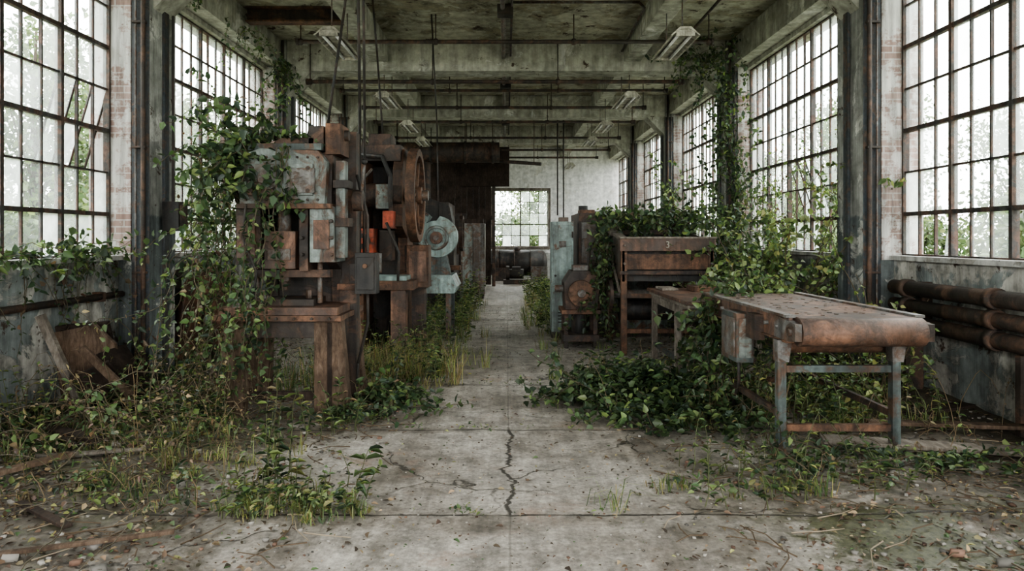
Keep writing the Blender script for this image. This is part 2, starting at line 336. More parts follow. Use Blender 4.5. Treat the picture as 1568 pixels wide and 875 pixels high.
# windows
def quadmesh(V, F, C, mat_key, name):
    V = np.asarray(V, dtype=np.float32).reshape(-1, 3); F = np.asarray(F, dtype=np.int32).reshape(-1, 4); C = np.asarray(C, dtype=np.float32).reshape(-1, 3)
    me = bpy.data.meshes.new(name)
    me.vertices.add(len(V)); me.vertices.foreach_set('co', V.ravel())
    me.loops.add(F.size); me.loops.foreach_set('vertex_index', F.ravel())
    me.polygons.add(len(F)); me.polygons.foreach_set('loop_start', np.arange(0, F.size, 4, dtype=np.int32))
    me.update(calc_edges=True)
    ca = me.color_attributes.new('Col', 'FLOAT_COLOR', 'POINT')
    ca.data.foreach_set('color', np.hstack([C, np.ones((len(C), 1), np.float32)]).ravel())
    me.materials.append(M[mat_key]); me.validate()
    o = bpy.data.objects.new(name, me); COL.objects.link(o); return o
wn = 0
def window(axis, pos, u0, u1, z0, z1, nc, nr, tc, trw, open_cells=()):
    global wn; wn += 1
    b = MB(); du = (u1-u0)/nc; dz = (z1-z0)/nr
    def bx(ua, ub, da, db, za, zb):
        if axis == 'X': b.box(pos+da, pos+db, ua, ub, za, zb, 'frame')
        else: b.box(ua, ub, pos+da, pos+db, za, zb, 'frame')
    for i in range(nc+1):
        big = (i % tc == 0); w = .022 if big else .0095; d = .035 if big else .016
        bx(u0+i*du-w, u0+i*du+w, -d, d, z0, z1)
    for j in range(nr+1):
        big = j in trw or j in (0, nr); w = .022 if big else .010; d = .03 if big else .016
        bx(u0, u1, -d, d, z0+j*dz-w, z0+j*dz+w)
    V = []; F = []; C = []
    for (i0, i1, j0, j1, ang, sg) in open_cells:
        zt = z0+j1*dz; hh = (j1-j0)*dz; s_, c_ = math.sin(ang), math.cos(ang)
        for i in range(i0, i1+1):
            u = u0+i*du
            b.cyl((pos, u, zt), (pos+sg*s_*hh, u, zt-c_*hh), .014, 'frame', seg=6)
        for j in range(j0, j1+1):
            f_ = (j1-j)/(j1-j0)*hh
            b.cyl((pos+sg*s_*f_, u0+i0*du, zt-c_*f_), (pos+sg*s_*f_, u0+i1*du, zt-c_*f_), .014, 'frame', seg=6)
    for i in range(nc):
        for j in range(nr):
            r = random.random()
            if r < .08: continue
            g = random.choice([.1, .15, .2, .22, .26, .32, .38, .6])
            ua, ub, za, zb = u0+i*du, u0+(i+1)*du, z0+j*dz, z0+(j+1)*dz
            op = [o_ for o_ in open_cells if o_[0] <= i < o_[1] and o_[2] <= j < o_[3]]
            t1 = random.uniform(-.004, .004)
            def dd(z):
                if not op: return (t1, z)
                zt = z0+op[0][3]*dz; f_ = zt-z
                return (op[0][5]*math.sin(op[0][4])*f_, zt-math.cos(op[0][4])*f_)
            k = len(V)
            for (u, z) in ((ua, za), (ub, za), (ub, zb), (ua, zb)):
                d_, z_ = dd(z)
                V.append((pos+d_, u, z_) if axis == 'X' else (u, pos+d_, z_)); C.append((g, g, g))
            if r < .12:
                V[k+2] = tuple((np.array(V[k])*.6+np.array(V[k+2])*.4)); V[k+1] = tuple((np.array(V[k])*.5+np.array(V[k+1])*.5))
            F.append((k, k+1, k+2, k+3))
    o = b.done('window_%d' % wn, 0)
    gl_ = quadmesh(V, F, C, 'glass', 'glass_panes'); gl_.parent = o; gl_.matrix_parent_inverse = Matrix.Translation(-o.location)
    return o
portals = []
for sgn in (-1, 1):
    for i, (y0, y1) in enumerate(zip(edges[:-1], edges[1:])):
        oc = (); nc = 15
        if i == 0: nc = 9
        if sgn < 0 and abs(y1-8.2) < .1: oc = ((12, 15, 2, 4, .28, -1), (3, 6, 1, 3, .3, -1))
        if sgn > 0 and abs(y1-13.1) < .1: oc = ((6, 9, 1, 3, .3, 1),)
        window('X', sgn*XG, y0+.35, y1-.33, 1.40, 4.65, nc, 7, 3, (1, 3, 5), oc)
        portals.append((sgn, (y0+y1)/2, (y1-y0)-.6))
window('Y', YB+.15, wx0, wx1, wz0, wz1, 6, 5, 3, (2,))
b = MB()
for (x0, x1, z0, z1) in ((wx0-.1, wx0, wz0-.1, wz1+.1), (wx1, wx1+.1, wz0-.1, wz1+.1), (wx0, wx1, wz1, wz1+.1), (wx0, wx1, wz0-.1, wz0)):
    b.box(x0, x1, YB-.05, YB+.02, z0, z1, 'woodg')
b.done('trim_5', .005)
def portal(loc, rot, sx_, sy_):
    L = bpy.data.lights.new('window_portal', 'AREA'); L.shape = 'RECTANGLE'; L.size = sx_; L.size_y = sy_
    try: L.cycles.is_portal = True
    except Exception: return
    o = bpy.data.objects.new('window_portal', L); COL.objects.link(o); o.location = loc; o.rotation_euler = rot
for sgn, yc, w in portals:
    portal((sgn*4.72, yc, 3.03), (0, math.radians(90*sgn), 0), 3.3, w)
portal((.57, YB+.28, 2.36), (math.radians(-90), 0, 0), 2.3, 2.3)
portal((0, YF-.28, 2.45), (math.radians(90), 0, 0), 8.0, 4.9)

# ------------------------------------------------------------------ overhead services
def pipe(name, pts, r, k, seg=10):
    b = MB(); b.tube(pts, r, k, seg); return b.done(name, 0)
def hpipe(y, z, x0, x1, r=.034, k='rustd', hang=5.19):
    b = MB(); b.cyl((x0, y, z), (x1, y, z), r, k, seg=10)
    for x in (x0+.05, (x0*2+x1)/3, (x0+x1*2)/3, x1-.05):
        b.cyl((x, y, z), (x, y, hang), .01, k, seg=6); b.sph((x, y, z), r*1.6, k, 8)
    for x in (x0, x1): b.cyl((x-.02, y, z), (x+.02, y, z), r*1.6, k)
    b.done('overhead_pipe', 0)
hpipe(11.3, 4.75, -3.35, 3.3); hpipe(12.75, 4.43, -3.6, 3.2, .036); hpipe(14.9, 4.72, -3.5, 3.4, .03); hpipe(16.2, 4.6, -3.3, 3.2); hpipe(17.6, 4.5, -3.3, 3.2); hpipe(20.4, 4.5, -3.2, 3.3); hpipe(22.4, 4.4, -3.2, 3.3); hpipe(25.4, 4.5, -3.2, 3.3)
pipe('electrical_conduit', [(-.05, -4.5, 4.9), (-.05, 27.9, 4.9)], .035, 'steel')
pipe('electrical_conduit', [(.08, -4.5, 4.93), (.08, 27.9, 4.93)], .018, 'rustd')
pipe('electrical_conduit', [(.1, 10.6, 5.15), (2.0, 10.6, 5.15), (2.1, 10.7, 5.1), (2.1, 12.8, 5.0)], .02, 'steel')
pipe('electrical_conduit', [(3.0, 8.5, 4.95), (3.0, 12.8, 4.95)], .022, 'rustd')
b = MB()
for y in (10.2, 15.2, 20.1): b.box(-.13, .1, y-.12, y+.12, 4.82, 4.96, 'dark')
b.done('junction_box', .01)
b = MB(); b.box(-4.05, -2.5, 11.0, 11.04, 4.98, 5.18, 'rustd'); b.box(-4.05, -2.5, 10.92, 11.12, 4.96, 4.99, 'rust'); b.box(-4.05, -2.5, 10.92, 11.12, 5.17, 5.2, 'rust')
b.done('rusted_steel_beam', .004)
def fixture(x, y, z=4.2):
    b = MB()
    b.prism([(x-.19, z), (x-.07, z+.11), (x+.07, z+.11), (x+.19, z), (x+.17, z), (x+.06, z+.08), (x-.06, z+.08), (x-.17, z)], 'Y', y-.64, y+.64, 'fix')
    b.box(x-.055, x+.055, y-.62, y+.62, z+.03, z+.08, 'fix')
    for d in (-.085, .085): b.cyl((x+d, y-.6, z+.012), (x+d, y+.6, z+.012), .019, 'white', seg=10)
    for e in (-.62, .62): b.box(x-.12, x+.12, y+e-.012, y+e+.012, z-.008, z+.07, 'fix')
    for e in (-.45, .45): b.cyl((x, y+e, z+.1), (x, y+e, 4.83), .009, 'steel', seg=6)
    return b.done('fluorescent_light_fixture', 0)
for y in (9.65, 13.6, 16.8, 19.4, 25.9):
    for x in (-2.28, 2.3): fixture(x, y)
pipe('hanging_cable', [(-1.56, 7.35, 5.19), (-1.53, 7.35, 3), (-1.52, 7.3, 1.0)], .016, 'dark', 8)
pipe('hanging_cable', [(-1.5, 7.35, 5.19), (-1.48, 7.35, 3), (-1.47, 7.28, 1.1)], .014, 'dark', 8)
pipe('hanging_cable', [(-1.5, 7.1, 5.19), (-1.62, 7.05, 3.9), (-1.78, 6.95, 2.6)], .014, 'dark', 8)
pipe('hanging_cable', [(-1.9, 9.9, 5.19), (-1.8, 9.8, 4.2), (-1.7, 9.7, 3.0)], .014, 'dark', 8)
pipe('hanging_cable', [(-1.2, 11.3, 5.19), (-1.12, 11.4, 3.4), (-1.1, 11.45, 1.8)], .012, 'dark', 8)
pipe('hanging_rod', [(1.37, 18.8, 5.19), (1.37, 18.8, 2.2)], .02, 'dark'); pipe('hanging_rod', [(1.53, 18.8, 5.19), (1.53, 18.8, 2.1)], .02, 'dark')
pipe('hanging_pole', [(-1.8, 21.5, 4.05), (1.0, 20.2, 3.72)], .05, 'rustd')
pipe('hanging_wire', [(-1.2, 21.2, 4.0), (-1.2, 21.2, 5.19)], .012, 'rustd'); pipe('hanging_wire', [(.8, 20.3, 3.74), (.8, 20.3, 5.19)], .012, 'rustd')
b = MB()
for z, r in ((1.08, .075), (.9, .07), (.73, .075)):
    b.cyl((4.16, 3.65, z), (4.16, 7.55, z), r, 'rustd', seg=20)
    for y in (4.0, 6.0, 7.3): b.cyl((4.16, y-.05, z), (4.16, y+.05, z), r+.018, 'rustd', seg=20)
for y in (4.2, 5.6, 7.2):
    b.box(4.07, 4.25, y-.03, y+.03, .02, .66, 'rustd'); b.box(4.24, 4.34, y-.03, y+.03, .6, 1.15, 'rustd')
b.done('radiator_pipes', 0)
b = MB(); b.cyl((-4.26, 3.65, .98), (-4.26, 7.8, .98), .035, 'rustd', seg=12)
for y in (4.2, 5.5, 7.4): b.box(-4.34, -4.22, y-.02, y+.02, .93, 1.03, 'rust')
b.done('wall_pipe', 0)

# ------------------------------------------------------------------ punch press (near left)
b = MB()
for x0, x1 in ((-2.52, -2.34), (-1.72, -1.48)):
    for y0 in (6.3, 6.98):
        s_ = -1 if x0 < -2 else 1
        b.prism([(x0, .86), (x1, .86), (x1+(.08 if s_ > 0 else -.02), 0), (x0+(0 if s_ > 0 else -.1), 0)], 'Y', y0, y0+.14, 'wood')
    b.box(x0+.03, x1-.03, 6.44, 6.98, .62, .84, 'rustd')
b.box(-1.6, -1.56, 6.29, 6.31, .02, .84, 'woodd')
b.box(-2.34, -1.72, 6.4, 6.44, .12, .2, 'woodd')
b.box(-2.5, -1.5, 6.32, 6.36, .7, .86, 'rustd')
b.box(-2.6, -1.46, 6.22, 7.2, .86, .91, 'rust'); b.box(-2.56, -1.5, 6.25, 7.16, .91, .98, 'rustp')
for x in np.linspace(-2.5, -1.56, 7): b.cyl((x, 6.19, .885), (x, 6.23, .885), .014, 'rustd', seg=6)
b.box(-2.3, -1.75, 6.4, 6.95, .98, 1.04, 'rustd')
for x in (-2.24, -1.82): b.cyl((x, 6.5, 1.04), (x, 6.5, 1.12), .03, 'steel', seg=6)
b.box(-2.2, -1.62, 6.82, 7.18, .98, 2.35, 'dark')
for x in (-2.3, -1.68):
    b.prism([(7.18, .98), (6.8, .98), (6.74, 1.3), (6.42, 1.42), (6.36, 1.95), (6.42, 2.38), (7.18, 2.38)], 'X', x, x+.1, 'rustd')
b.prism([(-2.38, 1.9), (-1.62, 1.9), (-1.6, 2.28), (-1.68, 2.38), (-2.2, 2.4), (-2.36, 2.34)], 'Y', 6.28, 6.9, 'grey')
b.box(-2.3, -1.72, 6.255, 6.285, 1.98, 2.26, 'grey')
b.box(-1.95, -1.7, 6.24, 6.262, 2.0, 2.22, 'steel')
for x in (-2.26, -1.76):
    for z in (2.02, 2.22): b.cyl((x, 6.235, z), (x, 6.26, z), .02, 'rustd', seg=6)
for x in np.linspace(-2.32, -1.68, 8): b.cyl((x, 6.262, 1.94), (x, 6.285, 1.94), .012, 'rustd', seg=6); b.cyl((x, 6.262, 2.32), (x, 6.285, 2.32), .012, 'rustd', seg=6)
b.cyl((-2.1, 6.2, 2.12), (-2.1, 6.28, 2.12), .09, 'steel', seg=24); b.cyl((-2.1, 6.17, 2.12), (-2.1, 6.21, 2.12), .035, 'rustd', seg=8)
b.box(-2.4, -1.56, 6.25, 6.95, 1.86, 1.905, 'rust')
b.box(-2.32, -1.66, 6.32, 6.9, 2.39, 2.45, 'dkteal'); b.box(-2.1, -1.75, 6.4, 6.8, 2.45, 2.51, 'rustd')
b.box(-1.8, -1.66, 6.4, 6.7, 2.42, 2.62, 'rustd'); b.box(-1.64, -1.5, 6.38, 6.72, 2.36, 2.64, 'rust'); b.cyl((-1.84, 6.55, 2.55), (-1.46, 6.55, 2.55), .05, 'rustd')
b.box(-2.42, -2.2, 6.3, 6.72, 1.36, 1.86, 'rustd'); b.box(-2.4, -2.24, 6.27, 6.31, 1.42, 1.8, 'rustp')
b.box(-2.18, -1.9, 6.34, 6.62, 1.32, 1.66, 'rustp'); b.box(-2.14, -1.94, 6.31, 6.35, 1.4, 1.5, 'steel')
b.cyl((-2.04, 6.48, 1.62), (-2.04, 6.48, 1.9), .06, 'steel'); b.cyl((-2.04, 6.48, 1.2), (-2.04, 6.48, 1.34), .05, 'steel'); b.cyl((-2.04, 6.48, 1.12), (-2.04, 6.48, 1.2), .03, 'rustd')
b.box(-1.86, -1.78, 6.32, 6.7, 1.3, 1.88, 'rustd')
b.box(-1.76, -1.54, 6.3, 6.74, 1.38, 1.88, 'grey'); b.box(-1.72, -1.58, 6.27, 6.31, 1.5, 1.76, 'rustp')
b.box(-1.54, -1.46, 6.36, 6.5, 1.42, 2.3, 'grey'); b.box(-1.56, -1.42, 6.33, 6.52, 1.7, 1.78, 'rustd'); b.box(-1.56, -1.42, 6.33, 6.52, 2.05, 2.12, 'rustd')
for z in (1.45, 1.6, 1.75):
    for x in (-2.32, -1.82, -1.56): b.cyl((x, 6.24, z), (x, 6.31, z), .017, 'rustd', seg=6)
b.box(-2.3, -1.6, 6.4, 6.5, 1.24, 1.31, 'rustd')
b.cyl((-2.3, 6.5, 1.0), (-2.3, 6.5, 1.4), .025, 'steel'); b.cyl((-1.72, 6.5, 1.0), (-1.72, 6.5, 1.4), .025, 'steel')
b.box(-1.6, -1.44, 6.76, 6.92, 0, 2.62, 'rustd'); b.box(-1.62, -1.42, 6.74, 6.94, 1.1, 1.16, 'rust'); b.box(-1.62, -1.42, 6.74, 6.94, 2.0, 2.06, 'rust')
b.cyl((-1.43, 6.6, 1.95), (-1.34, 6.6, 1.95), .1, 'rustd'); b.cyl((-1.36, 6.6, 1.95), (-1.3, 6.45, 2.3), .014, 'steel', seg=8); b.sph((-1.3, 6.45, 2.3), .03, 'dark')
b.box(-1.4, -1.2, 6.5, 6.66, 1.08, 1.46, 'dark'); b.box(-1.38, -1.22, 6.485, 6.502, 1.12, 1.42, 'dark'); b.cyl((-1.3, 6.46, 1.34), (-1.3, 6.49, 1.34), .022, 'rust')
b.box(-1.46, -1.4, 6.56, 6.8, 1.2, 1.36, 'rustd')
b.tube(((-1.3, 6.6, 1.46), (-1.3, 6.6, 1.8), (-1.42, 6.7, 2.2)), .015, 'dark')
b.tube(((-1.3, 6.6, 1.08), (-1.3, 6.62, .8), (-1.42, 6.75, .4), (-1.46, 6.8, .05)), .015, 'dark')
b.tube(((-2.3, 6.22, 1.9), (-2.32, 6.2, 1.6), (-2.2, 6.2, 1.3), (-2.25, 6.24, 1.0)), .012, 'dark')
b.wheel((-2.52, 6.75, 2.1), (1, 0, 0), .22, .04, 'rustd', 5, .03, .04)
b.cyl((-2.56, 6.75, 2.1), (-2.3, 6.75, 2.1), .025, 'steel')
b.done('punch_press')

# ------------------------------------------------------------------ flywheel power press
b = MB()
b.box(-2.05, -1.25, 9.2, 10.4, 0, .16, 'rustd')
for x in (-2.0, -1.5):
    b.prism([(9.25, .16), (10.35, .16), (10.3, 2.75), (9.5, 2.8), (9.3, 2.5), (9.3, 1.75), (9.75, 1.6), (9.78, 1.15), (9.2, 1.0)], 'X', x, x+.13, 'rust')
b.box(-1.95, -1.42, 9.9, 10.3, .2, 2.6, 'dark')
b.box(-2.0, -1.2, 9.1, 9.8, .92, 1.04, 'rust'); b.box(-1.9, -1.3, 9.15, 9.6, 1.04, 1.1, 'teal')
b.box(-1.98, -1.7, 9.02, 9.34, 1.4, 1.72, 'red'); b.cyl((-1.84, 8.95, 1.56), (-1.84, 9.04, 1.56), .1, 'rustd'); b.cyl((-1.84, 8.9, 1.56), (-1.84, 8.96, 1.56), .04, 'red')
b.box(-1.6, -1.46, 9.1, 9.5, 1.72, 1.95, 'red'); b.box(-1.66, -1.5, 9.2, 9.5, 1.3, 1.7, 'rustd'); b.box(-1.7, -1.52, 9.16, 9.22, 1.98, 2.3, 'grey')
b.cyl((-2.05, 9.5, 2.17), (-1.05, 9.5, 2.17), .07, 'steel'); b.cyl((-2.0, 9.4, 2.17), (-1.38, 9.4, 2.17), .16, 'rustd')
b.wheel((-1.22, 9.5, 2.17), (1, 0, 0), .63, .12, 'rust', 6, .1, .12)
b.wheel((-2.15, 9.6, 2.3), (1, 0, 0), .36, .1, 'rustd', 5, .06, .08)
b.box(-2.0, -1.4, 9.35, 10.2, 2.62, 2.84, 'rustd'); b.box(-1.85, -1.55, 9.45, 9.9, 2.84, 3.0, 'rustd')
b.tube(((-1.9, 9.3, 2.7), (-1.6, 9.1, 2.65), (-1.5, 9.1, 2.4), (-1.5, 9.15, 1.9)), .03, 'dark')
b.tube(((-2.0, 9.15, 1.72), (-2.0, 9.1, 2.2), (-1.75, 9.2, 2.5)), .02, 'steel')
b.tube(((-1.4, 9.1, 1.04), (-1.38, 9.05, 1.4), (-1.55, 9.1, 1.8)), .02, 'dark')
b.box(-1.36, -1.06, 9.6, 9.95, .92, 1.5, 'rust'); b.box(-1.33, -1.09, 9.57, 9.61, 1.0, 1.42, 'rustp'); b.box(-1.4, -1.3, 9.7, 9.85, 1.0, 1.5, 'rustd')
b.box(-1.3, -1.12, 9.65, 9.9, .0, .92, 'rustd')
b.box(-1.5, -1.3, 9.12, 9.3, .1, .92, 'rustp')
b.cyl((-1.66, 9.12, 1.15), (-1.66, 9.12, 1.4), .05, 'steel')
b.done('flywheel_press')

b = MB(); cx, cy, cz = -1.1, 11.2, 1.6
pts = []
for i in range(40):
    a = math.radians(90)+2*math.pi*i/40; r = .27+.08*i/40
    pts.append((cx+r*math.cos(a), cz+r*math.sin(a)))
b.prism(pts, 'Y', cy-.12, cy+.14, 'teal')
b.lathe((cx, cy-.12, cz), (0, -1, 0), [(.15, 0), (.2, 0), (.18, .05), (.15, .05)], 'grey'); b.cyl((cx, cy-.18, cz), (cx, cy-.1, cz), .1, 'rustp', seg=24); b.cyl((cx, cy-.22, cz), (cx, cy-.17, cz), .045, 'steel')
b.box(cx-.36, cx-.16, cy-.1, cy+.12, cz+.1, cz+.42, 'teal', (0, 35, 0)); b.box(cx-.42, cx-.1, cy-.12, cy+.14, cz+.42, cz+.46, 'dkteal', (0, 35, 0))
b.prism([(cx-.22, 1.02), (cx+.22, 1.02), (cx+.14, 1.4), (cx-.14, 1.4)], 'Y', cy-.1, cy-.04, 'dkteal'); b.prism([(cx-.22, 1.02), (cx+.22, 1.02), (cx+.14, 1.4), (cx-.14, 1.4)], 'Y', cy+.06, cy+.12, 'dkteal')
b.cyl((cx, cy+.14, cz), (cx, cy+.6, cz), .15, 'dkteal')
b.box(cx-.1, cx+.1, cy+.2, cy+.55, 1.0, cz-.1, 'rustd')
b.prism([(cx-.4, .74), (cx+.3, .74), (cx+.34, .84), (cx+.26, 1.02), (cx-.36, 1.02), (cx-.46, .9)], 'Y', cy-.35, cy+.65, 'teal')
for x in (cx-.3, cx+.16):
    for y in (cy-.28, cy+.5): b.box(x, x+.08, y, y+.08, 0, .76, 'dkteal')
b.done('centrifugal_blower')

b = MB()
b.box(-3.2, -2.1, 13.4, 14.6, 0, .2, 'dark'); b.prism([(13.5, .2), (14.5, .2), (14.5, 2.5), (13.3, 2.7), (13.1, 2.35), (13.1, 2.1), (13.7, 2.0), (13.8, 1.2)], 'X', -3.0, -2.3, 'dark')
b.box(-3.4, -1.8, 13.0, 13.5, 1.0, 1.12, 'rustd'); b.box(-2.9, -2.4, 13.1, 13.6, .4, 1.0, 'dark'); b.cyl((-2.65, 13.2, 1.6), (-2.65, 13.2, 2.1), .1, 'steel')
b.wheel((-1.7, 13.25, 1.06), (1, 0, 0), .16, .03, 'rustd', 4, .03, .03); b.cyl((-1.8, 13.25, 1.06), (-1.68, 13.25, 1.06), .02, 'steel')
b.cyl((-3.05, 13.9, 2.3), (-2.0, 13.9, 2.3), .28, 'rustd')
b.done('milling_machine')
b = MB()
b.box(-2.0, -1.0, 15.3, 16.5, 0, .5, 'dark'); b.box(-1.9, -1.15, 15.4, 16.3, .5, 1.5, 'rustd'); b.prism([(-1.9, 1.5), (-1.1, 1.5), (-1.25, 2.3), (-1.75, 2.5)], 'Y', 15.5, 16.2, 'dark')
b.wheel((-1.0, 15.8, 1.7), (1, 0, 0), .4, .08, 'rustd', 5, .07, .08); b.cyl((-1.3, 15.8, 1.7), (-.95, 15.8, 1.7), .05, 'steel'); b.box(-1.5, -1.0, 15.2, 15.5, .9, 1.0, 'rust')
b.done('gear_press')
b = MB(); b.box(-1.18, -.56, 18.4, 19.0, .12, 1.98, 'steel'); b.box(-1.14, -.88, 18.38, 18.402, .2, 1.9, 'grey'); b.box(-.86, -.6, 18.38, 18.402, .2, 1.9, 'steel')
for x in (-1.15, -.65): b.box(x, x+.06, 18.45, 18.95, 0, .12, 'rustd')
b.cyl((-.9, 18.35, 1.1), (-.9, 18.38, 1.1), .02, 'dark'); b.box(-1.1, -.6, 18.42, 18.8, 1.98, 2.1, 'woodd')
b.done('tool_cabinet')
b = MB()
for x in np.arange(-4.3, -.5, .2):
    b.box(x, x+.197, 23.3+random.uniform(0, .02), 23.36, .05, 4.6, 'woodd')
for z in (.6, 2.2, 3.8): b.box(-4.3, -.45, 23.36, 23.44, z, z+.14, 'dark')
b.box(-.47, -.36, 23.28, 23.44, 0, 4.6, 'rustd')
b.box(-1.5, .1, 23.2, 23.3, 3.3, 4.6, 'woodd')
b.box(-4.3, -1.2, 23.24, 23.3, 1.1, 1.25, 'rustd'); b.box(-2.4, -1.3, 23.22, 23.3, 0, 2.4, 'rustd')
b.done('plank_partition')
b = MB(); b.cyl((-3.9, 20.6, 4.1), (-.2, 20.6, 4.1), .3, 'rustd', seg=24)
for x in (-3.2, -2.2, -1.2, -.4): b.cyl((x-.03, 20.6, 4.1), (x+.03, 20.6, 4.1), .33, 'dark', seg=24); b.box(x-.01, x+.01, 20.59, 20.61, 4.4, 5.19, 'rustd')
b.done('ventilation_duct', 0)
b = MB(); b.box(-3.6, -1.5, 19.4, 22.3, 0, 1.1, 'dark'); b.box(-3.4, -1.6, 19.6, 22, 1.1, 2.6, 'rustd'); b.cyl((-2.4, 19.5, 1.9), (-2.4, 19.7, 1.9), .5, 'dark'); b.cyl((-2.4, 20.5, 2.6), (-2.4, 20.5, 3.8), .2, 'rustd')
b.done('industrial_furnace', .02)
b = MB(); b.cyl((-.5, 26.4, .66), (1.35, 26.4, .66), .48, 'dark', seg=28); b.sph((-.5, 26.4, .66), .48, 'dark', 24, (.4, 1, 1)); b.sph((1.35, 26.4, .66), .48, 'dark', 24, (.4, 1, 1))
for x in (-.1, 1.0): b.box(x-.08, x+.08, 26.1, 26.7, 0, .4, 'rustd')
for x in (-.3, .3, .9): b.cyl((x-.025, 26.4, .66), (x+.025, 26.4, .66), .5, 'rustd', seg=28)
b.cyl((.4, 26.4, 1.1), (.4, 26.4, 1.24), .12, 'rustd'); b.box(-.4, .1, 25.8, 25.95, .02, .5, 'rustd'); b.box(.9, 1.5, 25.6, 25.85, .02, .55, 'steel')
b.done('boiler_tank', 0)
b = MB(); b.box(-.1, .75, 24.2, 24.7, 0, .15, 'rustd'); b.cyl((.1, 24.4, .35), (.6, 24.4, .35), .17, 'dark'); b.lathe((.05, 24.4, .38), (1, 0, 0), [(.1, -.06), (.25, -.06), (.25, .06), (.1, .06)], 'rustd'); b.box(.2, .5, 24.3, 24.5, .45, .6, 'dark')
b.done('electric_pump', .005)

# ------------------------------------------------------------------ right side machines
b = MB(); b.box(.72, 1.07, 11.2, 11.6, .1, 1.86, 'teal'); b.box(.745, 1.045, 11.18, 11.2, .16, 1.8, 'teal'); b.box(.72, 1.07, 11.2, 11.6, 0, .1, 'rustd')
b.cyl((.78, 11.15, 1.0), (.78, 11.18, 1.0), .018, 'dark'); b.box(.84, .95, 11.17, 11.18, 1.45, 1.55, 'steel')
for z in (.35, 1.6): b.cyl((1.05, 11.17, z), (1.05, 11.17, z+.1), .012, 'rustd', seg=8)
for z in (.25, .3, .35, .4): b.box(.82, .98, 11.175, 11.185, z, z+.02, 'dark')
b.box(.85, 1.0, 11.3, 11.5, 1.86, 1.93, 'steel')
b.done('electrical_cabinet')
b = MB()
b.box(.82, 1.34, 10.15, 10.75, .1, .2, 'rustd')
for x in (.84, 1.26):
    for y in (10.18, 10.66): b.box(x, x+.06, y, y+.06, 0, .5, 'rustd')
b.box(.8, 1.36, 10.12, 10.8, .5, .56, 'rust'); b.prism([(.86, .56), (1.32, .56), (1.36, .95), (1.3, 1.12), (.95, 1.12), (.84, .95)], 'Y', 10.2, 10.7, 'rustd')
b.cyl((1.08, 10.1, .8), (1.08, 10.2, .8), .19, 'rust', seg=24); b.cyl((1.08, 10.05, .8), (1.08, 10.1, .8), .06, 'steel')
b.box(.98, 1.2, 10.3, 10.6, 1.12, 1.2, 'steel'); b.cyl((.72, 10.45, .85), (.86, 10.45, .85), .05, 'steel'); b.cyl((1.08, 10.4, .2), (1.08, 10.4, .5), .12, 'dark')
b.tube(((1.2, 10.3, 1.2), (1.22, 10.3, 1.5), (1.4, 10.8, 1.55)), .025, 'dark')
b.done('gearbox_unit')
b = MB()
b.box(1.14, 2.95, 11.3, 12.7, 0, .12, 'rustd'); b.box(1.16, 1.5, 11.25, 12.6, .12, 2.0, 'rustd'); b.box(1.2, 1.46, 11.22, 11.25, 1.2, 1.85, 'steel'); b.box(1.5, 2.8, 11.5, 12.6, .12, 1.65, 'grey')
b.prism([(11.4, 1.65), (12.6, 1.65), (12.5, 1.95), (11.9, 2.05), (11.4, 1.85)], 'X', 1.5, 2.9, 'rustd'); b.box(2.75, 2.95, 11.3, 12.6, .12, 1.9, 'dkteal')
b.cyl((1.3, 11.9, 2.0), (1.3, 11.9, 2.14), .08, 'dark'); b.box(1.2, 1.45, 11.5, 11.8, 2.0, 2.06, 'rust'); b.box(1.5, 2.75, 11.2, 11.5, .95, 1.03, 'rust')
b.done('sheet_metal_shear')
b = MB()
X0, X1, Yf, Yb = 1.56, 2.82, 9.55, 10.9
for x in (X0, X1-.08):
    b.box(x, x+.08, Yf, Yf+.09, 0, 1.56, 'rust'); b.box(x, x+.08, Yb-.1, Yb, 0, 1.7, 'rust')
b.box(X0-.02, X1+.02, Yf-.03, Yf+.02, 1.42, 1.6, 'rustp'); b.box(X0+.06, X1-.06, Yf+.02, Yf+.06, 1.17, 1.38, 'rust'); b.box(X0-.02, X1+.02, Yf-.02, Yf+.04, 1.1, 1.15, 'rustd'); b.box(X0-.03, X1+.03, Yf-.05, Yf+.05, 1.59, 1.615, 'woodg')
for x in (X0+.01, X1-.05):
    b.prism([(Yf, 1.0), (Yb, 1.15), (Yb, 1.7), (Yf, 1.56)], 'X', x, x+.04, 'steel')
b.prism([(Yf, .85), (Yf+.07, .85), (Yb, 1.62), (Yb, 1.7)], 'X', X0-.03, X0, 'woodg')
b.prism([(Yf, 1.56), (Yf, 1.6), (Yb, 1.76), (Yb, 1.7)], 'X', X0-.02, X0+.1, 'woodg')
b.prism([(Yf+.1, 1.0), (Yf+.14, 1.45), (Yb, 1.6), (Yb, 1.15)], 'X', X0+.05, X1-.05, 'dark')
b.box(X0+.02, X0+.08, Yf+.1, Yb-.1, .3, .36, 'rustd'); b.box(X1-.08, X1-.02, Yf+.1, Yb-.1, .3, .36, 'rustd'); b.box(X0+.08, X1-.08, Yf+.02, Yf+.07, .3, .36, 'rust'); b.box(X0+.08, X1-.08, Yf+.02, Yf+.07, .78, .84, 'rust')
b.cyl((X0-.06, Yf+.5, .8), (X1+.06, Yf+.5, .8), .06, 'steel'); b.cyl((X0+.1, Yf+.8, .55), (X1-.1, Yf+.8, .55), .16, 'dark', seg=24); b.wheel((X0-.08, Yf+.5, .8), (1, 0, 0), .22, .05, 'rustd', 5, .04, .05)
for x in (X0+.04, X1-.04):
    for z in (1.25, 1.5): b.cyl((x, Yf-.05, z), (x, Yf, z), .018, 'steel', seg=6)
hop = b.done('feed_hopper')
cu = bpy.data.curves.new('number_three', 'FONT'); cu.body = '3'; cu.size = .13; cu.extrude = .002
to = bpy.data.objects.new('number_three', cu); COL.objects.link(to); cu.materials.append(M['fix'])
